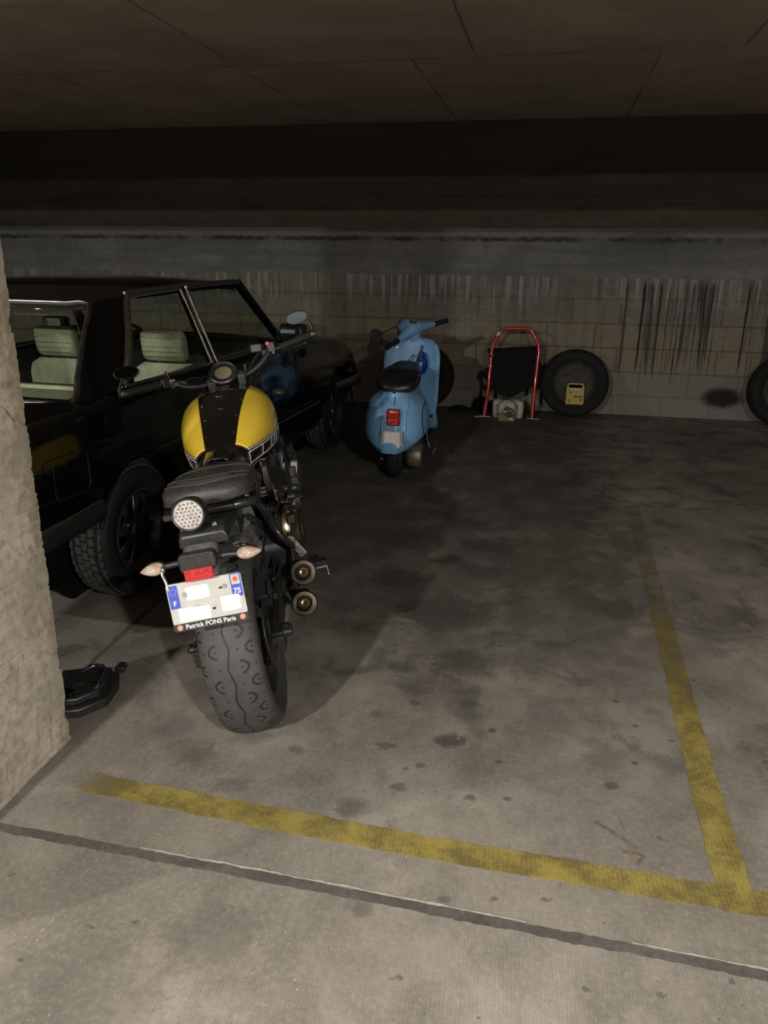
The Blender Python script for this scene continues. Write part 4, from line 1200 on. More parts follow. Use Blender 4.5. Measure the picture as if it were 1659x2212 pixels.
    b = MB(); b.beam((.42, -.178, .44), (.36, -.20, .40), .020, .010, (0, 1, 0)); b.beam((.38, -.185, .40), (.36, -.178, .29), .016, .008, (0, 1, 0)); b.build('muffler_bracket', M_matte, moto, bevel=.003)
    b = MB(); b.prism([(.50, .20), (.95, .20), (1.0, .26), (.50, .26)], (0, .11, 0), (1, 0, 0), (0, 0, 1), .22); b.build('belly_tray', M_matte, moto, bevel=.02)
    # side stand on the left, its foot on the floor
    import math as _m
    b = MB()
    base = Vector((.56, .13, .27)); foot = Vector((.50, .305, .058))
    b.tube([base, (base + foot) / 2 + Vector((.01, -.01, 0)), foot], .011, 10); b.box(foot, (.06, .05, .010), Euler((.17, 0, 0)).to_matrix()); b.build('side_stand', M_matte, moto)
engine_bay()
# ------------------------------------------------------------------ the scooter
M_sky = grain('light_blue_enamel', (.175, .365, .60), .34, .07, 9, 0, .28, .12)
M_seatblk = grain('black_seat_vinyl', (.012, .012, .012), .36, .3, 60, 0, .5)
M_tailred = lens_material('red_tail_lens', (.40, .012, .012), (.20, .008, .010), 40)
M_lamp_glass = lens_material('headlamp_glass', (.50, .50, .48), (.35, .35, .34), 30)
M_bluecable = grain('blue_cable_sleeve', (.012, .030, .42), .3, .15, 40, 0, .5, .5)
M_engine = grain('dull_engine_alloy', (.26, .23, .19), .5, .35, 30, .7)

scoot = thing('scooter', 'light blue vintage motor scooter with black seat parked in front of the back wall', 'scooter',
              (-1.026, 5.305, .002), vehicle_rot(math.radians(3.2), math.radians(-1.0)))
def scooter_parts():
    SRK = math.radians(22); AX = Vector((-math.sin(SRK), 0, math.cos(SRK))); A0 = Vector((1.27, 0, 0)); RM = Matrix.Rotation(math.radians(49.5), 3, AX)
    sr = lambda p: A0 + RM @ (Vector(p) - A0)
    b = MB(); b.lathe(tyre_profile(.088, .21, .135, .7), (0, 0, .21), (0, 1, 0), 64); b.build('rear_tyre', M_rubber, scoot, ang=60)
    b = MB(); b.lathe([(.140, -.034), (.120, -.036), (.10, -.02), (.05, -.015), (0, -.015)], (0, 0, .21), (0, 1, 0), 40); b.lathe([(.140, .034), (.120, .036), (.10, .03), (.05, .035), (0, .04)], (0, 0, .21), (0, 1, 0), 40); b.build('rear_rim', M_alu, scoot)
    # monocoque tail: horizontal slices
    SL = [(.262, -.338, .155, .20, .12), (.285, -.342, .196, .22, .13), (.33, -.335, .220, .24, .15), (.38, -.322, .228, .27, .17), (.44, -.305, .226, .30, .17), (.50, -.288, .216, .33, .15), (.55, -.270, .200, .36, .135), (.580, -.252, .178, .38, .125), (.600, -.240, .150, .40, .115), (.620, -.232, .122, .41, .11), (.675, -.222, .108, .41, .105)]
    rings = []
    for i in range(34):
        z = SL[0][0] + (SL[-1][0] - SL[0][0]) * i / 33
        xr, w, xf, wf = lerp_table(SL, z)
        ring = []
        cx = .05
        # rear half: flat number-plate band, creased, then bulging flank
        n = 30
        for k in range(n + 1):
            t = k / n
            a = t * PI / 2
            e = 2 / 2.35
            yy = w * math.sin(a) ** e; xx = cx + (xr - cx) * math.cos(a) ** e
            flat = max(0, 1 - yy / .070)
            xx -= .020 * min(1, flat * 4) * (1 if z < .56 else max(0, 1 - (z - .56) / .05))
            ring.append((xx, yy, z + .06 * max(0, (xx - xr) / (cx - xr)) * max(0, 1 - (z - .262) / .12)))
        for k in range(1, 9):
            t = k / 8; q = t * t * (3 - 2 * t)
            ring.append((cx + (xf - cx) * t, w + (wf - w) * q, z + .06 * max(0, 1 - (z - .262) / .12)))
        full = [(x, -y, zz) for x, y, zz in ring[::-1]] + ring[1:]
        rings.append(full)
    b = MB(); b.loft(rings); tail_o = b.build('tail_body', M_sky, scoot, ang=70)
    # the two pressed creases beside the plate
    def rear(y, z):
        xr, w, xf, wf = lerp_table(SL, z); e = 2 / 2.35
        s = min(1, (abs(y) / w)) ** (1 / e); c = math.sqrt(max(0, 1 - s * s))
        return Vector((.05 + (xr - .05) * c ** e - .004, y, z))
    for pts in ([(.062, .625), (.060, .58), (.058, .50), (.060, .42), (.066, .34), (.070, .29)], [(-.095, .615), (-.100, .57), (-.092, .50), (-.090, .42), (-.096, .34), (-.105, .29)]):
        b = MB(); b.tube([rear(y, z) for y, z in pts], [.003, .007, .010, .011, .010, .006], 10, 6); b.build('body_crease', M_sky, tail_o)
    # rolled lower edge
    b = MB(); b.tube([Vector(p) for p in rings[0]], .005, 6, 1); b.build('lower_lip', M_sky, scoot)
    # engine-side door seam and louvres on the right flank
    def flank(x, z, off=.002):
        xr, w, xf, wf = lerp_table(SL, z); cx = .05
        if x < cx:
            c = max(0, min(1, (x - cx) / (xr - cx))) ** (2.35 / 2); s = math.sqrt(max(0, 1 - c * c)); y = w * s ** (2 / 2.35)
        else:
            t = (x - cx) / (xf - cx); q = t * t * (3 - 2 * t); y = w + (wf - w) * q
        return Vector((x, -(y + off), z))
    b = MB(); b.tube([flank(.02, .56), flank(-.08, .545), flank(-.14, .50), flank(-.16, .44), flank(-.15, .38), flank(-.11, .335)], .0028, 6); b.build('door_seam', M_black_in, tail_o)
    for k in range(7):
        z = .36 + k * .020; p = flank(.06, z, .001); q = flank(.13, z - .012, .001)
        b = MB(); b.tube([p, q], .0042, 6, 0); b.build('louvre', M_black_in, tail_o)
    b = MB(); b.tube([(-.215, -.012, .665), (-.228, -.014, .63), (-.262, -.013, .585), (-.272, -.015, .570)], .0022, 6); b.ell((-.224, -.005, .655), (.012, .012, .010)); b.build('seat_latch', M_blackpl, scoot)
    # tail lamp and plate
    R = Euler((0, -.20, 0)).to_matrix()
    b = MB(); b.prism(rrect(.092, .115, .016), (-.286, -.016, .505), (0, -1, 0), R @ Vector((0, 0, 1)), .050); tl = b.build('tail_lamp', M_tailred, scoot, bevel=.010, seg=3)
    b = MB(); b.prism(rrect(.070, .045, .010), (-.338, -.016, .520), (0, -1, 0), R @ Vector((0, 0, 1)), .008); b.build('brake_lens', M_red, tl, bevel=.003)
    b = MB(); o = Vector((-.345, -.016, .476)); u = Vector((0, -1, 0)); v = R @ Vector((0, 0, 1)); n = u.cross(v)
    outer, inner = rrect(.058, .034, .005), rrect(.052, .028, .004)
    b.loft([[o + u * a + v * q + n * h for a, q in pl] for pl, h in ((outer, -.004), (outer, .002), (inner, .002), (inner, -.004))], False, loop=True); b.build('reflector_rim', M_pink, tl)
    b = MB(); b.prism(rrect(.052, .028, .004), o, u, v, .001); b.build('reflector', M_red, tl)
    R = Euler((0, -.12, 0)).to_matrix(); v = R @ Vector((0, 0, 1)); n = u.cross(v)
    o = Vector((-.352, -.016, .357))
    b = MB(); b.prism(rrect(.140, .122, .006), o, u, v, .004); pl = b.build('number_plate', M_resv, scoot, bevel=.0015)
    pl['label'] = 'small blank white number plate'
    b = MB(); rnd = random.Random(5); out = []
    base = rrect(.104, .106, .004, 2)
    for (a, q), (a2, q2) in zip(base, base[1:] + base[:1]):
        for k in range(6): out.append((a + (a2 - a) * k / 6 + rnd.gauss(0, .0006), q + (q2 - q) * k / 6 + rnd.gauss(0, .0006)))
    b.prism(out, o + n * .004, u, v, .0010); b.build('blank_patch', M_blank, pl)
    for a in (-1, 1):
        for q in (-1, 1):
            b = MB(); b.bolt(o + n * .004 + u * (a * .060) + v * (q * .050), n, .004, .002); b.build('plate_screw', M_satin, pl)
    # seat
    S = [(-.262, .070, .700, .668), (-.245, .105, .722, .660), (-.20, .128, .742, .656), (-.10, .140, .764, .658), (.02, .141, .780, .664), (.10, .132, .782, .672), (.20, .118, .782, .680), (.30, .095, .788, .69), (.37, .070, .790, .70), (.415, .04, .780, .715)]
    b = MB(); rings = []
    for i in range(36):
        x = S[0][0] + (S[-1][0] - S[0][0]) * i / 35; w, zt, zb = lerp_table(S, x)
        r = []
        for k in range(36):
            a = 2 * PI * k / 36; c, s = math.cos(a), math.sin(a)
            r.append((x, w * math.copysign(abs(c) ** .45, c) - .014, (zt + zb) / 2 + (zt - zb) / 2 * math.copysign(abs(s) ** .52, s)))
        rings.append(r)
    b.loft(rings); se = b.build('seat', M_seatblk, scoot, ang=60)
    b = MB()
    pts = []
    for i in range(-10, 11):
        f = i / 10; x = -.235 + .20 * abs(f) ** 3; w, zt, zb = lerp_table(S, x); pts.append((x - .008, f * w * .97 - .014, zb + .018))
    b.tube(pts, .0022, 6, 3); b.build('seat_piping', M_seam, se)
    # floor, tunnel and leg shield in one swept sheet
    path = [(.28, .275, .165), (.45, .272, .185), (.58, .285, .198), (.66, .325, .208), (.715, .39, .216), (.755, .48, .219), (.79, .58, .219), (.820, .68, .218), (.842, .77, .215), (.856, .83, .202), (.864, .868, .178), (.870, .892, .142), (.872, .900, .09)]
    P3 = spline([(x, w, z) for x, z, w in path], 5)
    rings = []
    for p in P3:
        x, w, z = p
        rings.append([(x - .035 * abs(f) ** 3 * min(1, max(0, (z - .3) / .3)), w * f, z) for f in [-1 + k / 9 for k in range(19)]])
    b = MB(); b.loft(rings, False, closed=False); ls = b.build('leg_shield', M_sky, scoot, ang=70, solid=.008)
    b = MB(); edge = [Vector(r[0]) for r in rings[::2]] + [Vector(q) for q in rings[-1][1:-1]] + [Vector(r[-1]) for r in rings[::-2]]; b.tube(edge, .0075, 8, 2); b.build('shield_edge', M_sky, ls)
    b = MB(); b.prism([(.28, .275), (.60, .285), (.70, .38), (.60, .345), (.28, .36)], (0, .07, 0), (1, 0, 0), (0, 0, 1), .14); b.build('floor_tunnel', M_sky, scoot, bevel=.025, seg=3)
    for yy in (-.13, -.10, .10, .13):
        b = MB(); b.tube([(.30, yy, .281), (.56, yy, .288)], .006, 6, 0); b.build('floor_rail', M_rubber, scoot)
    b = MB(); b.box((.60, -.196, .345), (.05, .012, .012)); b.beam((.40, -.175, .372), (.49, -.205, .352), .016, .010); b.build('brake_pedal', M_rubber, scoot, bevel=.003)
    for yy in (-.14, -.09):
        b = MB(); b.ell((.795, yy, .535), (.006, .006, .006)); b.build('shield_bolt', M_chrome, scoot)
    # steering column
    b = MB(); b.cyl(A0 + AX * .45, A0 + AX * .995, .040, .036, 24); b.build('steering_column', M_sky, scoot)
    b = MB(); b.tube([A0 + AX * .80 + Vector((-.02, -.01, 0)), A0 + AX * .70 + Vector((-.025, -.01, 0)), A0 + AX * .52 + Vector((-.03, 0, 0))], .034, 14); b.cyl(A0 + AX * .93, A0 + AX * .955, .046, n=24); b.build('column_cover', M_sky, scoot)
    # headset: one shell with both bar arms and the lamp bowl, turned to full lock
    b = MB(); rings = []
    T = [(-.205, .020, .020, .862, .945), (-.165, .024, .024, .866, .953), (-.12, .034, .034, .874, .962), (-.07, .050, .046, .884, .970), (-.035, .070, .058, .894, .978), (0, .076, .062, .898, .980), (.035, .070, .058, .894, .978), (.07, .050, .046, .884, .970), (.12, .034, .034, .874, .962), (.165, .024, .024, .866, .953), (.205, .020, .020, .862, .945)]
    for i in range(41):
        yy = -.205 + .41 * i / 40; rx, rz, xc, zc = lerp_table(T, yy)
        rings.append([sr((xc + rx * math.cos(2 * PI * k / 24), yy, zc + rz * math.sin(2 * PI * k / 24))) for k in range(24)])
    b.loft(rings)
    hd = [(.0, -.085), (.045, -.075), (.066, -.03), (.075, .01), (.077, .050), (.072, .060)]
    b.lathe([(r, h) for r, h in hd], sr((.930, 0, .985)), sr((1.925, 0, .945)) - sr((.925, 0, .965)), 32)
    b.cyl(sr(A0 + AX * .93), sr(A0 + AX * 1.03), .050, .055, 24)
    hs = b.build('headset', M_sky, scoot, ang=55)
    ldir = sr((1.925, 0, .945)) - sr((.925, 0, .965))
    b = MB(); b.lathe([(.071, .052), (.079, .054), (.079, .066), (.068, .070)], sr((.930, 0, .985)), ldir, 32, close=True); b.build('lamp_rim', M_chrome, hs)
    b = MB(); b.lathe([(0, .078), (.040, .074), (.069, .064)], sr((.930, 0, .985)), ldir, 32); b.build('headlamp', M_lamp_glass, hs)
    c = sr((.862, 0, 1.034)); nn = (sr((.80, 0, 1.126)) - c).normalized()
    b = MB(); b.lathe([(0, .006), (.020, .006), (.027, .004), (.030, -.012)], c, nn, 28); sp = b.build('speedometer', M_satin, hs)
    b = MB(); b.lathe([(0, .0075), (.021, .0070)], c, nn, 24); b.build('dial', M_dial, sp)
    for s in (1, -1):
        a, e = sr((.862, s * .205, .945)), sr((.848, s * .325, .935)); d = (e - a).normalized(); L = (e - a).length
        pr = [(0, -.01), (.022, -.01), (.024, 0), (.024, .006), (.018, .010)]
        k = .014
        while k < L - .006: pr += [(.0195, k), (.0195, k + .006), (.0180, k + .0065), (.0180, k + .0095)]; k += .010
        pr += [(.0205, L - .006), (.0205, L), (0, L)]
        b = MB(); b.lathe(pr, a, d, 20); b.build('grip', M_rubber, scoot)
        b = MB(); b.box(sr((.878, s * .198, .948)), (.03, .03, .03)); b.bolt(sr((.862, s * .20, .968)), (0, 0, 1), .007, .006); b.build('lever_bracket', M_alu, scoot, bevel=.005)
        b = MB(); b.tube([sr((.885, s * .19, .946)), sr((.905, s * .215, .943)), sr((.915, s * .27, .938)), sr((.905, s * .345, .930))], [.006, .006, .005, .006], 8); b.ell(sr((.905, s * .346, .930)), (.008, .008, .008)); b.build('brake_lever', M_chrome, scoot)
    # mirror
    b = MB(); b.tube([(.86, .125, .925), (.855, .138, .985), (.85, .20, .962), (.845, .270, .925)], .0048, 8, 6); b.build('mirror_stem', M_blackpl, scoot)
    c = Vector((.85, .305, .912)); nn = Vector((-.80, -.42, .40)).normalized(); nn = Vector((-.93, -.28, .22)).normalized()
    b = MB(); b.lathe([(0, -.022), (.03, -.018), (.050, -.006), (.052, .003), (.048, .005)], c, nn, 32); mh = b.build('mirror', M_blackpl, scoot)
    b = MB(); b.lathe([(0, .0045), (.048, .0045)], c, nn, 32); b.build('mirror_glass', grain('dusty_mirror', (.018, .017, .013), .22, .2, 20, 0, .15), mh)
    # engine, kick starter and stand
    b = MB(); b.lathe([(0, -.05), (.06, -.048), (.088, -.02), (.092, .03), (.08, .06), (0, .065)], (.02, -.125, .165), (0, -1, 0), 28); b.ell((.10, -.11, .19), (.13, .055, .075)); b.build('engine_case', M_engine, scoot, ang=50)
    b = MB(); b.tube([(.05, -.20, .155), (.02, -.235, .150), (-.01, -.262, .175), (-.015, -.282, .228)], .0065, 8); b.ell((-.015, -.285, .233), (.015, .010, .010)); b.build('kick_starter', M_chrome, scoot)
    b = MB(); b.cyl((.10, -.20, .26), (.06, -.245, .21), .018, .015, 14); b.tube([(.10, -.20, .35), (.08, -.215, .28), (.06, -.235, .22)], .012, 10); b.build('gear_selector', M_blackpl, scoot)
    b = MB(); b.tube([(-.02, .08, .16), (.10, .11, .13), (.25, .12, .13)], .04, 14); b.build('exhaust_box', M_matte, scoot)
    b = MB()
    for s in (-1, 1): b.tube([(.30, s * .08, .26), (.28, s * .13, .12), (.27, s * .155, .006)], .010, 8); 
    b.tube([(.29, -.10, .19), (.29, .10, .19)], .008, 8, 0); b.build('centre_stand', M_satin, scoot)
    # front wheel and fender on the turned fork
    C = sr((1.18, 0, .21)); ax = sr((1.18, 1, .21)) - C
    b = MB(); b.lathe(tyre_profile(.088, .21, .135, .7), C, ax, 56); b.build('front_tyre', M_rubber, scoot, ang=60)
    b = MB(); b.lathe([(.14, -.034), (.12, -.036), (.05, -.03), (0, -.03)], C, ax, 36); b.lathe([(.14, .034), (.12, .036), (.05, .03), (0, .03)], C, ax, 36); b.build('front_rim', M_alu, scoot)
    b = MB(); rings = []
    for k in range(17):
        a = math.radians(-55 + 165 * k / 16); d = Vector((-math.sin(a), 0, math.cos(a)))
        sc = math.sin(PI * (.12 + .80 * k / 16))
        r = []
        for q in range(11):
            t = (q - 5) / 5; r.append(sr(Vector((1.18, t * .092 * (.6 + .4 * sc), .21)) + d * (.262 - .075 * abs(t) ** 2.2)))
        rings.append(r)
    b.loft(rings, False, closed=False); b.build('front_fender', M_sky, scoot, ang=70, solid=.004)
    b = MB(); b.tube([A0 + AX * .50, sr(A0 + AX * .42), sr((1.16, -.075, .36)), sr((1.18, -.075, .21))], .022, 12); b.build('fork', M_sky, scoot)
scooter_parts()

def at(root, p):
    root_m = Matrix.Translation(root.location) @ root.rotation_euler.to_matrix().to_4x4()
    return root_m @ Vector(p)
b = MB()
for k, (dy, dz, sc) in enumerate(((0, 0, 1), (.012, -.012, .85), (-.008, .01, 1.12))):
    pts = []
    for i in range(14):
        a = 2 * PI * i / 14
        pts.append(at(scoot, (.775 - .010 * k + .012 * math.sin(2 * a), -.078 + dy + .036 * sc * math.cos(a), .715 + dz + .075 * sc * math.sin(a))))
    b.tube(pts, .0065, 8, 4, closed=True)
b.tube([at(scoot, q) for q in ((.765, -.02, .785), (.755, -.0, .77), (.75, .015, .74), (.757, -.02, .72), (.765, -.055, .715))], .0062, 8)
b.tube([at(scoot, q) for q in ((.80, -.075, .86), (.79, -.07, .82), (.785, -.078, .78))], .0065, 8)
lk = b.build('cable_lock', M_bluecable)
tag(lk, 'coiled blue cable lock hanging on the scooter behind its steering column', 'lock')
b = MB(); b.box(at(scoot, (.765, -.070, .775)), (.035, .045, .075), Euler((0, .2, .3)).to_matrix()); b.build('lock_body', grain('dark_blue_lock_case', (.010, .018, .12), .35, .2, 30), lk, bevel=.008)
# ------------------------------------------------------------------ the dark car
M_paint = grain('near_black_car_paint', (.0028, .0028, .0032), .10, .2, 6, 0, .30, .35)
M_trimchr = grain('dull_chrome_trim', (.46, .42, .38), .34, .25, 40, 1.0)
M_cream = grain('cream_leather', (.44, .43, .31), .55, .12, 25)
M_cabin = grain('dark_cabin_lining', (.020, .020, .018), .75, .3, 20)
M_tyre = None
def car_tread():
    t = Mt('car_tyre_rubber', (.03, .03, .03), .75, 0, .3)
    x, y, z = t.pos(); P = t.P
    R = .312
    return t, x, y, z
M_treadblk = grain('car_tyre_tread', (.060, .058, .054), .8, .3, 40, 0, .3)
M_sidewall = grain('car_tyre_sidewall', (.010, .010, .010), .72, .3, 40, 0, .3)
def glass_material():
    m = bpy.data.materials.new('window_glass'); m.use_nodes = True; nt = m.node_tree; nt.nodes.clear()
    out = nt.nodes.new('ShaderNodeOutputMaterial'); tr = nt.nodes.new('ShaderNodeBsdfTransparent'); gl = nt.nodes.new('ShaderNodeBsdfGlossy'); mx = nt.nodes.new('ShaderNodeMixShader'); fr = nt.nodes.new('ShaderNodeLayerWeight'); pw = nt.nodes.new('ShaderNodeMath'); pw.operation = 'POWER'; pw.inputs[1].default_value = 4.0; ml = nt.nodes.new('ShaderNodeMath'); ml.operation = 'MULTIPLY_ADD'; ml.inputs[1].default_value = .45; ml.inputs[2].default_value = .022; fr.inputs[0].default_value = .5
    tr.inputs[0].default_value = (.90, .93, .90, 1); gl.inputs['Roughness'].default_value = .02
    nt.links.new(fr.outputs[1], pw.inputs[0]); nt.links.new(pw.outputs[0], ml.inputs[0]); nt.links.new(ml.outputs[0], mx.inputs[0]); nt.links.new(tr.outputs[0], mx.inputs[1]); nt.links.new(gl.outputs[0], mx.inputs[2]); nt.links.new(mx.outputs[0], out.inputs[0])
    return m
M_glass = glass_material()
car = thing('car', 'near black two-door vintage car with cream seats parked nose to the wall', 'car', (-2.590, 3.105, .0), vehicle_rot(math.radians(-2.48), 0))
WB = 2.95
def car_wheel(x, s, front=False):
    y = s * .705
    C = Vector((x, y, .312))
    pr = tyre_profile(.195, .312, .190, .36)
    def patterned():
        b = MB(); b.lathe(pr, C, (0, 1, 0), 90)
        return b.build('tyre', M_sidewall, car, ang=60)
    ty = patterned()
    # raised tread blocks, as one pattern round the crown
    b = MB()
    for k in range(46):
        for j in range(-2, 3):
            a = 2 * PI * (k + (.5 if j % 2 else 0)) / 46; yy = y + j * .031
            rr = .3105 - .0015 * abs(j) - (.005 if abs(j) == 2 else 0)
            d = Vector((math.sin(a), 0, math.cos(a))); t = Vector((math.cos(a), 0, -math.sin(a)))
            R = Matrix((t, Vector((0, 1, 0)), d)).transposed() @ Matrix.Rotation(.25 if j % 2 else -.25, 3, 'Z')
            b.box(Vector((x, yy, .312)) + d * rr, (.034, .026, .006), R)
    tb = b.build('tread_blocks', M_treadblk, ty); tb['kind'] = 'stuff'
    b = MB(); o = s
    b.lathe([(.192, o * .075), (.196, o * .086), (.188, o * .090), (.176, o * .078), (.165, o * .050), (.150, o * .040), (.150, -o * .07), (.190, -o * .08)], C, (0, 1, 0), 56)
    b.build('wheel_rim', M_frame, car)
    b = MB()
    for k in range(8):
        a = 2 * PI * k / 8 + .2; d = Vector((math.sin(a), 0, math.cos(a)))
        b.beam(C + d * .055 + Vector((0, o * .058, 0)), C + d * .160 + Vector((0, o * .046, 0)), .040, .016, (0, 1, 0))
    b.lathe([(.070, o * .03), (.070, o * .058), (.045, o * .070), (.040, o * .082), (0, o * .084)], C, (0, 1, 0), 32)
    b.build('wheel_spokes', M_satin, car, bevel=.004)
    b = MB(); b.lathe([(.155, o * .02), (0, o * .02)], C, (0, 1, 0), 32); b.build('brake_drum', M_black_in, car)
for x in (0, WB):
    for s in (-1, 1): car_wheel(x, s)

def car_body():
    ST = [ # x, sill y, mid y, shoulder y, sill z, shoulder z, deck z
        (-1.06, .60, .70, .66, .42, .80, .83), (-1.02, .66, .78, .72, .43, .86, .89), (-.90, .70, .81, .75, .42, .895, .915), (-.5, .73, .825, .765, .41, .925, .935), (-.36, .74, .828, .768, .40, .933, .940), (-.2, .75, .832, .775, .25, .943, .948), (.30, .76, .835, .78, .24, .965, .965), (1.0, .77, .838, .785, .24, .972, .975), (1.8, .77, .838, .782, .24, .972, .985), (2.1, .77, .836, .778, .24, .955, .985), (2.6, .76, .832, .768, .25, .925, .955), (3.1, .74, .825, .755, .27, .880, .915), (3.45, .71, .80, .735, .30, .820, .860), (3.66, .66, .76, .70, .34, .735, .770), (3.72, .60, .70, .64, .40, .66, .69)]
    rings = []
    for i in range(100):
        x = -1.06 + (3.72 + 1.06) * i / 99
        ys, ym, yh, zs, zh, zd = lerp_table(ST, x)
        zm = zs + (zh - zs) * .50
        half = [(0, zs), (ys * .9, zs), (ys, zs + .02), (ys + (ym - ys) * .6, zs + .10), (ym - .006, zm - .03), (ym, zm), (ym, zm + .05), (ym - .010, zm + .10), (yh + .020, zh - .05), (yh + .006, zh - .014), (yh - .012, zh), (yh - .05, zh + (zd - zh) * .4), (yh * .6, zd - .004), (yh * .3, zd), (0, zd + .002)]
        r = [(x, -y, z) for y, z in half] + [(x, y, z) for y, z in half[-2:0:-1]]
        rings.append(r)
    b = MB(); b.loft(rings); body = b.build('car_body', M_paint, car, ang=32)
    cut = []
    for x in (0, WB):
        for s in (-1, 1):
            k = MB(); k.cyl((x, s * .50, .315), (x, s * 1.0, .315), .362, n=48); cut.append(k.build('wheel_well', M_black_in, car))
    k = MB(); k.box((1.06, 0, .92), (1.86, 1.40, 1.0)); cut.append(k.build('cabin_void', M_black_in, car))
    k = MB(); k.box((.02, 0, 1.16), (.40, 1.22, .60)); cut.append(k.build('shelf_void', M_black_in, car))
    carve(body, cut)
    # arch lips
    for x in (0, WB):
        for s in (-1, 1):
            b = MB(); pts = []
            for k in range(19):
                a = math.radians(0 + 160 * k / 18); pts.append((x + .364 * math.cos(a), s * (.829 - .004 * max(0, math.sin(a))), .315 + .364 * math.sin(a)))
            b.tube(pts, .007, 6, 2); b.build('arch_lip', M_paint, car)
            b = MB(); b.cyl((x, s * .50, .315), (x, s * .515, .315), .360, n=36); b.build('well_liner', M_black_in, car)
    # cabin floor and lining
    b = MB(); b.box((1.0, 0, .44), (1.80, 1.36, .03)); b.box((.145, 0, .66), (.03, 1.38, .46)); b.box((1.97, 0, .66), (.03, 1.38, .46))
    for s in (-1, 1): b.box((1.06, s * .685, .69), (1.82, .03, .52))
    b.build('cabin_lining', M_cabin, car)
    # roof
    RF = [(.14, .545, 1.318, 1.335), (.24, .585, 1.338, 1.375), (.36, .610, 1.350, 1.396), (.7, .625, 1.358, 1.412), (1.1, .628, 1.366, 1.412), (1.4, .622, 1.366, 1.402), (1.55, .612, 1.360, 1.385), (1.62, .59, 1.345, 1.362)]
    rings = []
    for i in range(41):
        x0 = .14 + 1.48 * i / 40; w, ze, zc = lerp_table(RF, x0)
        top = []; bot = []
        for k in range(17):
            f = -1 + k / 8; bow = 0
            if x0 < .4: bow = -.06 * (1 - f * f) * (1 - (x0 - .14) / .26)
            if x0 > 1.4: bow = .05 * (1 - f * f) * (x0 - 1.4) / .22
            z = ze + (zc - ze) * (1 - abs(f) ** 2.6)
            top.append((x0 + bow, w * f, z)); bot.append((x0 + bow, (w - .03) * f, z - .028))
        rings.append(top + bot[::-1])
    b = MB(); b.loft(rings); b.build('roof', M_paint, car, ang=50)
    b = MB(); b.box((.9, 0, 1.345), (1.2, 1.06, .012)); b.build('headliner', M_cabin, car)
    # pillars
    for s in (-1, 1):
        def q(x, y, z): return (x, s * y, z)
        b = MB()
        bot = [q(-.21, .668, .925), q(-.19, .70, .935), q(-.12, .745, .955), q(-.035, .772, .975), q(.0, .772, .975), q(.0, .72, .975), q(-.10, .66, .95), q(-.16, .63, .93)]
        top = [q(.125, .562, 1.322), q(.145, .588, 1.330), q(.21, .610, 1.342), q(.285, .632, 1.350), (.335, s * .635, 1.352), q(.335, .585, 1.34), q(.24, .56, 1.33), q(.165, .53, 1.315)]
        rings = []
        for i in range(9):
            f = i / 8; bulge = .012 * math.sin(PI * f)
            rings.append([Vector(a) * (1 - f) + Vector(c) * f + Vector((-bulge * .4, s * bulge, 0)) for a, c in zip(bot, top)])
        b.loft(rings); b.build('rear_pillar', M_paint, car, ang=45)
        b = MB(); b.beam(q(.845, .770, .968), q(.815, .634, 1.36), .020, .040, (1, 0, 0)); b.build('door_pillar', M_black_in, car)
        b = MB(); b.beam(q(1.935, .755, .965), q(1.575, .605, 1.368), .045, .040, (1, 0, 0)); b.build('front_pillar', M_paint, car, bevel=.008)
        # bright frames round both side windows
        for loop, r in (([q(.0, .778, .985), q(.05, .770, 1.06), q(.16, .722, 1.20), q(.275, .655, 1.325), q(.33, .645, 1.348), q(.50, .640, 1.354), q(.80, .640, 1.362)], [.017, .017, .017, .015, .012, .011]),
                        ([q(.80, .642, 1.362), q(.825, .705, 1.18), q(.845, .780, .972)], .009),
                        ([q(.0, .781, .982), q(.40, .787, .978), q(.845, .790, .976)], .008)):
            b = MB(); b.tube(loop, r, 8, 5); b.build('quarter_window_trim', M_trimchr, car)
        for loop, r in (([q(.865, .642, 1.362), q(1.2, .640, 1.370), q(1.5, .628, 1.368), q(1.60, .622, 1.350), q(1.72, .660, 1.235), q(1.85, .715, 1.085), q(1.945, .765, .972)], .010),
                        ([q(.865, .643, 1.362), q(.885, .705, 1.18), q(.905, .780, .972)], .0085),
                        ([q(.905, .790, .976), q(1.40, .790, .974), q(1.93, .776, .968)], .008)):
            b = MB(); b.tube(loop, r, 8, 5); b.build('door_window_trim', M_trimchr, car)
        b = MB(); b.tube([q(.28, .642, 1.362), q(.6, .652, 1.376), q(1.1, .654, 1.383), q(1.5, .642, 1.380), q(1.62, .622, 1.358), q(1.80, .695, 1.145), q(1.96, .765, .99)], .007, 8, 5); b.build('drip_rail', M_trimchr, car)
        b = MB(); b.loft([[q(.02, .762, .985), q(.845, .774, .978), q(.80, .632, 1.350), q(.34, .634, 1.338), q(.20, .690, 1.225)], [q(.02, .758, .985), q(.845, .770, .978), q(.80, .628, 1.350), q(.34, .630, 1.338), q(.20, .686, 1.225)]]); b.build('quarter_window', M_glass, car)
        b = MB(); b.loft([[q(.905, .772, .978), q(1.90, .756, .972), q(1.58, .612, 1.350), q(.87, .632, 1.352)], [q(.905, .768, .978), q(1.90, .752, .972), q(1.58, .608, 1.350), q(.87, .628, 1.352)]]); b.build('door_window', M_glass, car)
        # door gap, handle, rocker trim, rub strip
        b = MB(); b.tube([q(.875, .795, .965), q(.88, .838, .70), q(.89, .838, .55), q(.90, .80, .30)], .003, 6); b.tube([q(2.02, .79, .95), q(2.03, .838, .70), q(2.03, .836, .55), q(2.02, .80, .30)], .003, 6); b.pieces('door_gap', M_black_in, car)
        b = MB(); b.box(q(1.02, .848, .80), (.16, .018, .022)); b.build('door_handle', M_trimchr, car, bevel=.006)
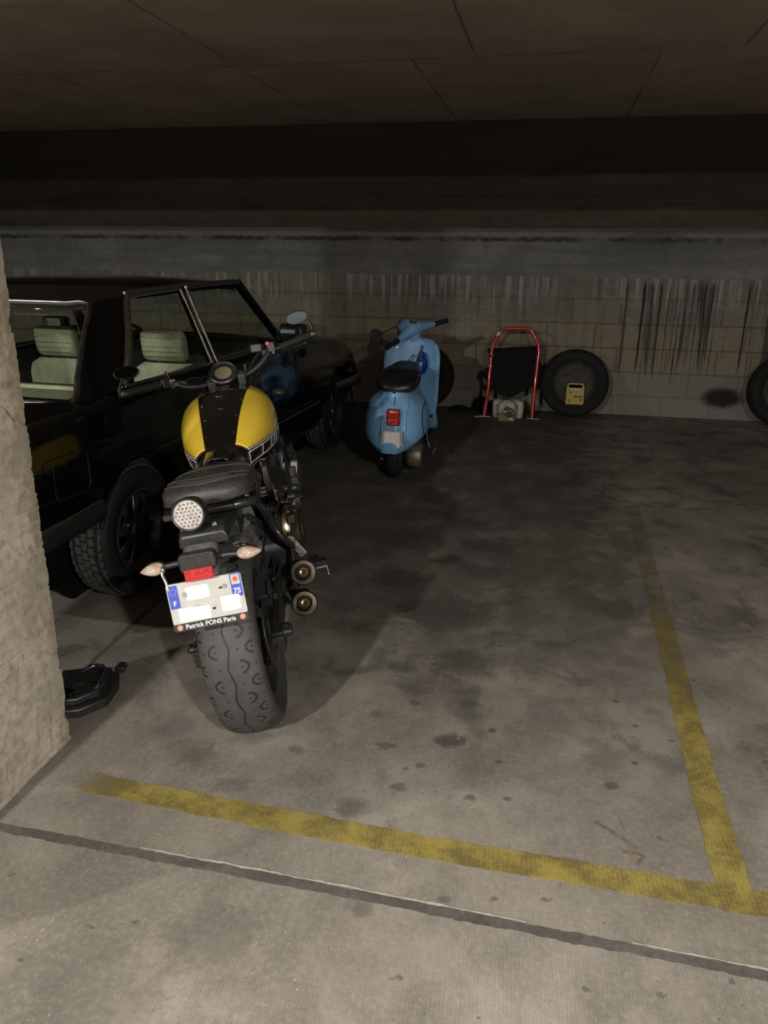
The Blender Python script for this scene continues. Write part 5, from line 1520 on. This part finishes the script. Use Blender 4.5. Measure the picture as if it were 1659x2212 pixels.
        b = MB(); b.beam(q(.42, .842, .49), q(2.42, .842, .49), .018, .010); b.build('side_moulding', M_trimchr, car, bevel=.003)
        b = MB(); b.beam(q(-.38, .838, .545), q(-.98, .82, .555), .016, .012); b.build('side_moulding', M_trimchr, car, bevel=.003)
        b = MB(); b.box(q(1.80, .885, 1.055), (.09, .17, .105), Euler((0, 0, s * .15)).to_matrix()); mh = b.build('door_mirror', M_blackpl, car, bevel=.022, seg=3)
        b = MB(); b.prism(rrect(.145, .082, .016), q(1.752, .887, 1.055), (0, -1, 0), (0, 0, 1), .002); b.build('mirror_glass', M_mirror, mh)
        b = MB(); b.box(q(1.83, .785, 1.02), (.07, .05, .05)); b.build('mirror_foot', M_blackpl, mh, bevel=.01)
    # fuel flap on the right flank
    b = MB(); pts = [(-.50 + a, -.8355 + .0 * a - (.0 if q < .04 else (q - .04) * -.12), .715 + q) for a, q in rrect(.215, .165, .035, 4)]
    b.tube(pts, .0018, 6, 1, closed=True); b.build('fuel_flap_gap', M_frame, car)
    # rear glass with its bright surround
    def rw(f, g):   # f -1..1 across, g 0 bottom .. 1 top
        yb, yt = .662, .560
        y = f * (yb + (yt - yb) * g); bow = (1 - f * f)
        return Vector((-.200 + .335 * g - .075 * bow * (1 - .3 * g), y, .925 + .385 * g + .006 * bow))
    b = MB(); R1 = [[rw(-1 + 2 * k / 14, g / 6) for k in range(15)] for g in range(7)]
    b.loft(R1, False, closed=False); b.build('rear_window', M_glass, car, solid=.004)
    loop = [rw(-1 + 2 * k / 12, 0) for k in range(13)] + [rw(1, g / 4) for g in range(1, 4)] + [rw(1 - 2 * k / 12, 1) for k in range(13)] + [rw(-1, 1 - g / 4) for g in range(1, 4)]
    b = MB(); b.tube([p + Vector((-.008, 0, .006)) for p in loop], .0155, 8, 2, closed=True); b.build('rear_window_seal', M_blackpl, car)
    b = MB(); b.tube([p + Vector((-.020, 0, .014)) for p in loop], .0055, 8, 2, closed=True); b.build('rear_window_trim', M_trimchr, car)
    # windscreen
    def ws(f, g):
        y = f * (.735 + (.600 - .735) * g); bow = 1 - f * f
        return Vector((1.955 - .365 * g + .10 * bow, y, .975 + .375 * g + .01 * bow))
    b = MB(); b.loft([[ws(-1 + 2 * k / 14, g / 6) for k in range(15)] for g in range(7)], False, closed=False); b.build('windscreen', M_glass, car, solid=.004)
    loop = [ws(-1 + 2 * k / 12, 0) for k in range(13)] + [ws(1, g / 4) for g in range(1, 4)] + [ws(1 - 2 * k / 12, 1) for k in range(13)] + [ws(-1, 1 - g / 4) for g in range(1, 4)]
    b = MB(); b.tube(loop, .014, 8, 2, closed=True); b.build('windscreen_seal', M_blackpl, car)
    # bumpers
    for x0, dx, nm in ((-1.03, -1, 'rear_bumper'), (3.46, 1, 'front_bumper')):
        b = MB(); pts = [(x0 - dx * .68, -.850, .53), (x0 - dx * .15, -.86, .52), (x0 + dx * .04, -.80, .52), (x0 + dx * .10, -.4, .52), (x0 + dx * .11, 0, .52), (x0 + dx * .10, .4, .52), (x0 + dx * .04, .80, .52), (x0 - dx * .15, .86, .52), (x0 - dx * .68, .850, .53)]
        P = spline(pts, 5); rings = []
        for i, p in enumerate(P):
            t = (P[min(i + 1, len(P) - 1)] - P[max(0, i - 1)]).normalized(); n = Vector((t.y, -t.x, 0)) * (1 if dx > 0 else 1)
            n = Vector((t.y, -t.x, 0)).normalized(); c = Vector((1.3, 0, .52)); 
            if n.dot(p - c) < 0: n = -n
            rings.append([p + n * a + Vector((0, 0, z)) for a, z in ((-.012, -.036), (.006, -.038), (.016, -.020), (.020, 0), (.016, .020), (.006, .038), (-.012, .036))])
        b.loft(rings); bp = b.build(nm, M_frame, car)
        b = MB(); b.tube([p + Vector((0, 0, .040)) for p in P], .006, 6, 0); b.build('bumper_bead', M_trimchr, bp)
    # tail lamps and headlamps
    for s in (-1, 1):
        b = MB(); b.box((-1.045, s * .56, .72), (.04, .24, .13)); b.build('tail_lamp', M_tailred, car, bevel=.012)
        b = MB(); b.lathe([(0, .05), (.07, .045), (.085, .02), (.088, -.05)], (3.70, s * .50, .60), (1, 0, 0), 28); b.build('head_lamp', M_lamp_glass, car)
    b = MB(); b.box((3.735, 0, .60), (.03, .55, .17)); b.build('grille', M_blackpl, car, bevel=.01)
    # seats
    def squab(pts, hw, name, mat, parent):
        """pts: (x, z, thickness) up the back; hw: half width"""
        return None
    for s, y in ((-1, -.390), (1, .315)):
        b = MB(); rings = []
        T = [(.80, .50, .10, .24), (.84, .60, .075, .245), (.90, .72, .065, .245), (.955, .83, .058, .235), (.985, .90, .050, .205), (.998, .932, .030, .15)]
        # the back leans to the rear as it rises
        T = [(1.16 - .20 * (z - .45), z, th, w) for (_, z, th, w) in T]
        for i in range(15):
            z = .50 + .432 * i / 14; x, th, w = lerp_table([(t[1], t[0], t[2], t[3]) for t in T], z)
            rings.append([(x + th * math.copysign(abs(math.sin(a)) ** .6, math.sin(a)), y + w * math.copysign(abs(math.cos(a)) ** .45, math.cos(a)), z) for a in [2 * PI * k / 36 for k in range(36)]])
        b.loft(rings); fs = b.build('seat_back', M_cream, car, ang=60)
        fs['label'] = 'cream leather front seat back'
        b = MB(); b.prism(rrect(.50, .50, .06), (1.36, y, .46), (1, 0, 0), (0, 1, 0), .13); b.build('seat_cushion', M_cream, fs, bevel=.03, seg=3)
        b = MB(); rings = []
        for i in range(13):
            f = -1 + i / 6; z = 1.032 + .090 * f; k2 = (1 - abs(f) ** 5) ** .5 * .06 + .012
            rings.append([(1.035 + (.055 if abs(f) < 1 else .03) * (1 - .55 * abs(f) ** 4) * math.copysign(abs(math.sin(a)) ** .6, math.sin(a)) - .015 * f, y + (.135 - .02 * abs(f) ** 6) * math.copysign(abs(math.cos(a)) ** .4, math.cos(a)), z) for a in [2 * PI * k / 32 for k in range(32)]])
        b.loft(rings); hr = b.build('headrest', M_cream, fs, ang=60)
        for k in range(5):
            z = .975 + k * .028
            b = MB(); b.tube([(.9785, y + .115 * q / 6, z) for q in range(-6, 7)], .0010, 5, 0); b.build('headrest_stitch', M_seam, hr)
        for dy in (-.05, .05):
            b = MB(); b.cyl((1.05, y + dy, .90), (1.045, y + dy, .98), .006, n=8); b.build('headrest_post', M_chrome, fs)
    b = MB(); rings = []
    for i in range(13):
        z = .52 + .385 * i / 12; x = .46 - .30 * (z - .52); th = .070 if i < 10 else .070 * (1 - ((i - 9) / 4) ** 2)
        rings.append([(x + th * math.copysign(abs(math.sin(a)) ** .6, math.sin(a)), .60 * math.copysign(abs(math.cos(a)) ** .3, math.cos(a)), z) for a in [2 * PI * k / 40 for k in range(40)]])
    b.loft(rings); rb = b.build('rear_bench_back', M_cream, car, ang=60)
    b = MB(); b.prism(rrect(.44, 1.2, .08), (.62, 0, .45), (1, 0, 0), (0, 1, 0), .10); b.build('rear_bench_cushion', M_cream, rb, bevel=.03, seg=3)
    b = MB(); b.prism([(-.12, -.60), (.27, -.66), (.27, .66), (-.12, .60)], (0, 0, .865), (1, 0, 0), (0, 1, 0), .03); b.build('parcel_shelf', M_cream, car)
    b = MB(); b.prism([(1.60, .80), (1.66, .92), (1.80, .955), (1.97, .955), (1.97, .70), (1.64, .70)], (0, .68, 0), (1, 0, 0), (0, 0, 1), 1.36); b.build('dashboard', M_cabin, car, bevel=.02)
    c = Vector((1.68, .300, .905)); n = Vector((-.85, 0, .42)).normalized()
    b = MB(); u, v, w = frame(n); b.tube([c + (u * math.cos(2 * PI * k / 24) + v * math.sin(2 * PI * k / 24)) * .185 for k in range(24)], .012, 10, 2, closed=True)
    for k in range(3):
        a = 2 * PI * k / 3 + PI / 2 ; b.beam(c, c + (u * math.cos(a) + v * math.sin(a)) * .18, .03, .010, tuple(n))
    b.cyl(c - n * .02, c + n * .02, .05, n=24); b.cyl(c, c - n * .22, .025, n=14); sw = b.build('steering_wheel', M_blackpl, car)
    b = MB(); b.lathe([(0, .024), (.026, .024), (.030, .021)], c, n, 32); em = b.build('hub_roundel', M_plate, sw)
    b = MB()
    for k in (0, 2):
        a0 = PI / 2 * k; b.prism([(0, 0)] + [(.018 * math.cos(a0 + PI / 2 * q / 6), .018 * math.sin(a0 + PI / 2 * q / 6)) for q in range(7)], c + n * .0245, u, v, .001)
    b.build('roundel_quarters', M_blue, em)
    b = MB(); b.box((1.63, -.10, 1.250), (.025, .20, .050)); b.cyl((1.62, -.06, 1.27), (1.60, -.04, 1.345), .006, n=8); b.build('cabin_mirror', grain('painted_mirror_gleam', (.36, .42, .40), .3, .1, 20), car, bevel=.01)  # pale colour paints in the mirror's bright reflection
    b = MB(); b.tube([(2.02, -.55, .985), (2.06, -.2, 1.0), (2.05, .1, 1.0)], .006, 6); b.tube([(2.02, .05, .985), (2.06, .35, 1.0), (2.03, .62, .995)], .006, 6); b.build('wiper', M_blackpl, car)
car_body()
# ------------------------------------------------------------------ things along the back wall
M_wallt = grain('dusty_tyre_rubber', (.014, .0135, .0125), .80, .35, 30, 0, .25)
M_disc = grain('grey_dusty_disc', (.055, .054, .046), .7, .3, 18, 0, .3)
M_redtube = grain('red_enamel_tube', (.48, .018, .016), .32, .15, 20, 0, .5, .5)
M_cloth = grain('black_cloth', (.010, .010, .010), .9, .4, 60, 0, .2)
M_can = grain('milky_grey_plastic', (.40, .39, .35), .45, .12, 14, 0, .4)
M_jugtop = grain('smoky_translucent_plastic', (.30, .30, .26), .4, .12, 20, 0, .4)
M_olive = grain('olive_oil_level', (.17, .19, .06), .4, .15, 20, 0, .4)
M_label = grain('black_bottle_label', (.018, .020, .014), .5, .2, 30)
M_yelcan = grain('dull_yellow_plastic', (.46, .33, .07), .5, .12, 20, 0, .4)
M_darkmark = grain('faded_dark_print', (.09, .06, .015), .6, .2, 40)
M_palemark = grain('pale_print', (.58, .56, .46), .5, .1, 40)

def wall_tyre(label, X, R, rim, base_y, disc, tilt=.16, w=.195):
    root = thing('spare_tyre', label, 'tyre', (X, base_y, 0), group=None)
    ax = Vector((0, -math.cos(tilt), math.sin(tilt)))      # faces the room, leaning back
    up = Vector((0, math.sin(tilt), math.cos(tilt)))
    C = up * R + Vector((0, 0, w / 2 * math.sin(tilt) + .003))
    b = MB(); b.lathe(tyre_profile(w, R, rim, .42), C, ax, 80); b.build('tyre_carcass', M_wallt, root, ang=60)
    b = MB()
    for k in (.62, .80): b.lathe([(rim + (R - rim) * k, w * .47), (rim + (R - rim) * (k + .03), w * .478), (rim + (R - rim) * (k + .06), w * .46)], C, ax, 72)
    b.build('sidewall_rings', M_wallt, root)
    b = MB()
    for k in range(40):
        for j in (-1.5, -.5, .5, 1.5):
            a = 2 * PI * (k + (.5 if j in (-.5, 1.5) else 0)) / 40; u, v, w_ = frame(ax, up)
            d = u * math.cos(a) + v * math.sin(a); t = v * math.cos(a) - u * math.sin(a)
            b.box(C + ax * (j * .042) + d * (R - .0015 - (.007 if abs(j) > 1 else 0)), (.040, .034, .006), Matrix((t, ax, d)).transposed())
    tb = b.build('tread_blocks', M_wallt, root); tb['kind'] = 'stuff'
    if disc:
        b = MB(); b.lathe([(rim + .004, w * .30), (rim - .004, w * .36), (rim - .016, w * .32), (rim - .022, w * .12), (rim - .05, w * .04), (.06, w * .02), (.055, w * .06), (0, w * .06)], C, ax, 60); b.build('wheel_disc', M_disc, root)
    else:
        b = MB(); b.lathe([(rim, -w * .36), (rim - .02, -w * .1), (rim - .02, w * .1), (rim, w * .36)], C, ax, 60); b.build('inner_liner', M_black_in, root)
    return root
wall_tyre('dark tyre leaning on the back wall behind the blue scooter', -1.255, .325, .205, 7.84, False)
wall_tyre('dark tyre beside the red hand truck with a yellow can in it', .275, .328, .205, 7.80, True)
wall_tyre('dark tyre with grey disc at the right edge of the photo', 2.215, .335, .215, 7.80, True)

# yellow can lodged in the middle tyre
yc = thing('yellow_can', 'flat yellow plastic can with a handle slot standing inside a tyre', 'can', (.288, 7.735, .145))
def yellow_can():
    pl = [(-.088, 0), (.088, 0), (.088, .17), (.078, .20), (.06, .212), (-.06, .212), (-.078, .20), (-.088, .17)]
    o = Vector((0, .025, 0)); u = Vector((1, 0, 0)); v = Vector((0, .10, 1)).normalized()
    hole = [(a * .062, .182 + q * .016) for a, q in [(-1, -1), (1, -1), (1.1, 0), (1, 1), (-1, 1), (-1.1, 0)]]
    b = MB(); b.prism(pl, o, u, v, .05, True); bd = b.build('can_body', M_yelcan, yc, bevel=.008, seg=3)
    b = MB(); b.prism(rrect(.130, .030, .012, cy=.183), o + Vector((0, -.0255, 0)), u, v, .003); b.build('handle_slot', M_black_in, yc)
    for cx, cy, w, h, mt in ((.0, .150, .085, .012, M_palemark), (.0, .137, .130, .003, M_darkmark), (-.045, .118, .030, .011, M_darkmark), (.030, .082, .085, .014, M_darkmark), (-.05, .040, .014, .026, M_darkmark), (.0, .045, .05, .004, M_darkmark), (.055, .050, .020, .022, M_darkmark)):
        b = MB(); b.prism(rrect(w, h, min(w, h) * .2, cx=cx, cy=cy), o + Vector((0, -.0258, 0)), u, v, .0012); b.build('printed_mark', mt, yc)
yellow_can()

# red hand truck
ht = thing('hand_truck', 'red tubular hand truck standing against the back wall', 'hand truck', (-.35, 7.62, 0))
def hand_truck():
    L = [(-.228, -.005, .018), (-.205, .040, .30), (-.198, .085, .55), (-.196, .105, .665), (-.165, .118, .755), (-.10, .135, .855), (.165, .135, .862), (.228, .118, .765), (.262, .105, .68), (.255, .085, .55), (.245, .040, .30), (.240, -.005, .018)]
    P = [Vector(p) for p in L]; pts = []
    for i, p in enumerate(P):
        if 0 < i < len(P) - 1:
            a, c = P[i - 1], P[i + 1]
            pts += [p + (a - p).normalized() * .03, p + (c - p).normalized() * .03]
        else: pts.append(p)
    b = MB(); b.tube(pts, .0172, 12, 4); b.build('tube_frame', M_redtube, ht)
    for z, y in ((.30, .045), (.60, .095)):
        b = MB(); b.tube([(-.205, y, z), (-.19, y + .20, z + .02), (.235, y + .20, z + .02), (.25, y, z)], .009, 10, 0); b.build('cross_bar', M_redtube, ht)
    b = MB(); b.tube([(-.150, .104, .790), (-.125, .112, .826)], .0180, 10, 0); b.build('pale_sticker', M_palemark, ht)
    for x, z in ((-.197, .60), (.258, .60), (-.200, .50)):
        b = MB(); b.cyl((x - .022, .09, z), (x + .022, .09, z), .006, n=10); b.build('pivot_pin', M_chrome, ht)
    b = MB(); b.cyl((-.202, .087, .585), (-.200, .090, .600), .0190, n=14); b.build('rubber_sleeve', M_rubber, ht)
    for x in (-.235, .245):
        b = MB(); b.cyl((x - .055, -.02, .016), (x + .068, -.02, .012), .0055, n=10); b.build('axle_rod', M_alu, ht)
        b = MB(); b.lathe([(.066, -.02), (.075, -.016), (.078, 0), (.075, .016), (.066, .02), (.03, .018), (0, .018), (0, -.018), (.03, -.018)], (x + (.0), .105, .080), (1, 0, 0), 28); b.build('wheel', M_rubber, ht)
    b = MB(); b.prism([(-.32, -.03), (-.235, -.015), (-.240, .06), (-.29, .0)], (0, 0, .004), (1, 0, 0), (0, 1, 0), .012); b.build('foot_bracket', M_palemark, ht, bevel=.003)
hand_truck()

# black cloth bag slung over the truck
def bag():
    rnd = random.Random(11)
    b = MB(); rings = []
    N = 44; Mv = 26
    for i in range(Mv + 1):
        g = i / Mv                       # 0 bottom .. 1 top
        ring = []
        for k in range(N):
            a = 2 * PI * k / N; cx, sy = math.cos(a), math.sin(a)
            w = .272 + .035 * math.sin(g * 5.2 + 1) - (.05 * (1 - g / .35) ** 2 if g < .35 else 0)
            d = .055 + .03 * math.sin(g * PI) ** .7
            x = w * math.copysign(abs(cx) ** .6, cx) + .012 * math.sin(9 * g + 3 * cx)
            y = d * math.copysign(abs(sy) ** .7, sy) + .010 * math.sin(14 * x + 7 * g) + .008 * math.sin(31 * x - 11 * g)
            zt = .665 + .012 * math.sin(x * 11 + .8) + .055 * max(0, (x - .12) / .2)
            zb = .192 + .15 * min(1, abs(x + .02) / .25) ** 1.3 + .012 * math.sin(x * 17)
            ring.append((x + .012, y - .02 + .08 * g, zb + (zt - zb) * g))
        rings.append(ring)
    b.loft(rings)
    o = b.build('cloth_bag', M_cloth, None, ang=70)
    o.location = (-.335, 7.755, 0)
    tag(o, 'crumpled black cloth bag slung over the red hand truck', 'bag')
bag()

# clear-grey canister and the smaller oil jug in front of it
gc = thing('plastic_canister', 'milky grey plastic canister behind the oil jug under the hand truck', 'canister', (-.350, 7.70, 0))
b = MB(); rings = []
for z, w, d in ((.0, .135, .066), (.010, .146, .074), (.07, .152, .078), (.145, .152, .078), (.170, .146, .074), (.180, .12, .06)):
    rings.append([(x, y, z) for x, y in rrect(w * 2, d * 2, .03, 5)])
b.loft(rings); b.build('canister_body', M_can, gc, ang=50)
for x in (-.11, -.06, .09):
    b = MB(); b.box((x, -.079, .085), (.022, .008, .12)); b.build('canister_rib', M_jugtop, gc, bevel=.004)

oj = thing('oil_jug', 'small olive green oil jug with black label between the hand truck legs', 'jug', (-.352, 7.52, 0))
def oil_jug():
    def ring(z, w, d): return [(x, y, z) for x, y in rrect(w, d, min(w, d) * .28, 5)]
    b = MB(); b.loft([ring(.0, .158, .086), ring(.010, .172, .098), ring(.085, .174, .10)]); b.build('jug_base', M_olive, oj, ang=50)
    b = MB(); b.loft([ring(.085, .174, .10), ring(.150, .172, .098), ring(.180, .150, .085), ring(.196, .09, .055), ring(.204, .06, .05)]); b.build('jug_top', M_jugtop, oj, ang=50)
    b = MB(); b.cyl((-.02, 0, .204), (-.02, 0, .222), .020, n=18); b.build('jug_cap', M_blackpl, oj)
    y = -.0505
    b = MB(); b.prism([(-.052, .085), (-.012, .160), (.072, .118), (.072, .030), (.035, .022)], (0, y, 0), (1, 0, 0), (0, 0, 1), .002); lb = b.build('jug_label', M_label, oj)
    for cx, cz, w, h, mt in ((-.018, .098, .036, .022, M_jugtop), (-.008, .140, .014, .014, M_jugtop), (.045, .030, .034, .018, M_palemark), (.03, .115, .045, .004, M_jugtop), (.035, .105, .05, .004, M_jugtop), (.062, .085, .008, .016, M_jugtop)):
        b = MB(); b.prism(rrect(w, h, .002, 2, cx, cz), (0, y - .002, 0), (1, 0, 0), (0, 0, 1), .0008); b.build('label_patch', mt, lb)
oil_jug()

def lump(name, label, cat, loc, sx, sy, sz, seed, mat):
    rnd = random.Random(seed); ph = [rnd.uniform(0, 6) for _ in range(6)]
    b = MB(); rings = []
    for i in range(15):
        g = i / 14; ring = []
        for k in range(30):
            a = 2 * PI * k / 30
            r = math.sqrt(max(0, 1 - g ** 2.2)) * (1 + .14 * math.sin(3 * a + ph[0]) + .08 * math.sin(5 * a + ph[1] + 3 * g)) + .02
            ring.append((sx * r * math.cos(a), sy * r * math.sin(a), sz * g * (1 + .2 * math.sin(2 * a + ph[2]))))
        rings.append(ring)
    b.loft(rings); o = b.build(name, mat, None, ang=70); o.location = loc
    tag(o, label, cat); return o
lump('rag', 'low crumpled black rag lying left of the hand truck by the wall', 'rag', (-.86, 7.88, 0), .11, .06, .055, 4, M_cloth)
lump('rag', 'taller crumpled black rag touching the left foot of the hand truck', 'rag', (-.650, 7.96, 0), .075, .07, .13, 8, M_cloth)

# black moulded tray by the pillar
tray = thing('battery_tray', 'broken black plastic tray with chrome clips on the floor behind the pillar', 'tray', (-1.555, 2.165, 0), (0, 0, math.radians(14)))
def tray_parts():
    b = MB()
    pl = [(-.13, -.10), (-.06, -.145), (.02, -.13), (.095, -.06), (.105, .05), (.085, .13), (.055, .125), (.05, .16), (-.02, .165), (-.03, .13), (-.12, .11)]
    b.prism(pl, (0, 0, 0), (1, 0, 0), (0, 1, 0), .035)
    b.prism([(x * .80 - .01, y * .82) for x, y in pl], (0, 0, .035), (1, 0, 0), (0, 1, 0), .028); tb = b.build('tray_body', M_blackpl, tray, bevel=.006)
    b = MB(); b.box((.085, .165, .030), (.030, .05, .024)); b.build('tray_lug', M_blackpl, tray, bevel=.006)
    b = MB(); b.tube([(.055, -.075, .074), (.058, .03, .078), (.045, .085, .078), (.005, .098, .076), (-.03, .06, .070)], .0065, 8, 5); b.build('carry_handle', M_satin, tray)
    b = MB(); b.box((-.045, -.080, .074), (.085, .036, .016), Euler((0, 0, -.3)).to_matrix()); b.build('clip_plate', M_mirror, tray, bevel=.003)
    for dy in (0, .016):
        b = MB(); b.box((.040, -.050 + dy, .077), (.055, .008, .010), Euler((0, 0, -.25)).to_matrix()); b.build('clip_bar', M_chrome, tray, bevel=.002)
    b = MB(); b.box((.0, .02, .068), (.05, .09, .012)); b.build('tray_lid', M_blackpl, tray, bevel=.004)
    b = MB(); b.tube([(-.10, -.08, .05), (-.09, -.12, .04), (-.075, -.14, .02)], .005, 6); b.build('wire_clip', M_chrome, tray)
tray_parts()
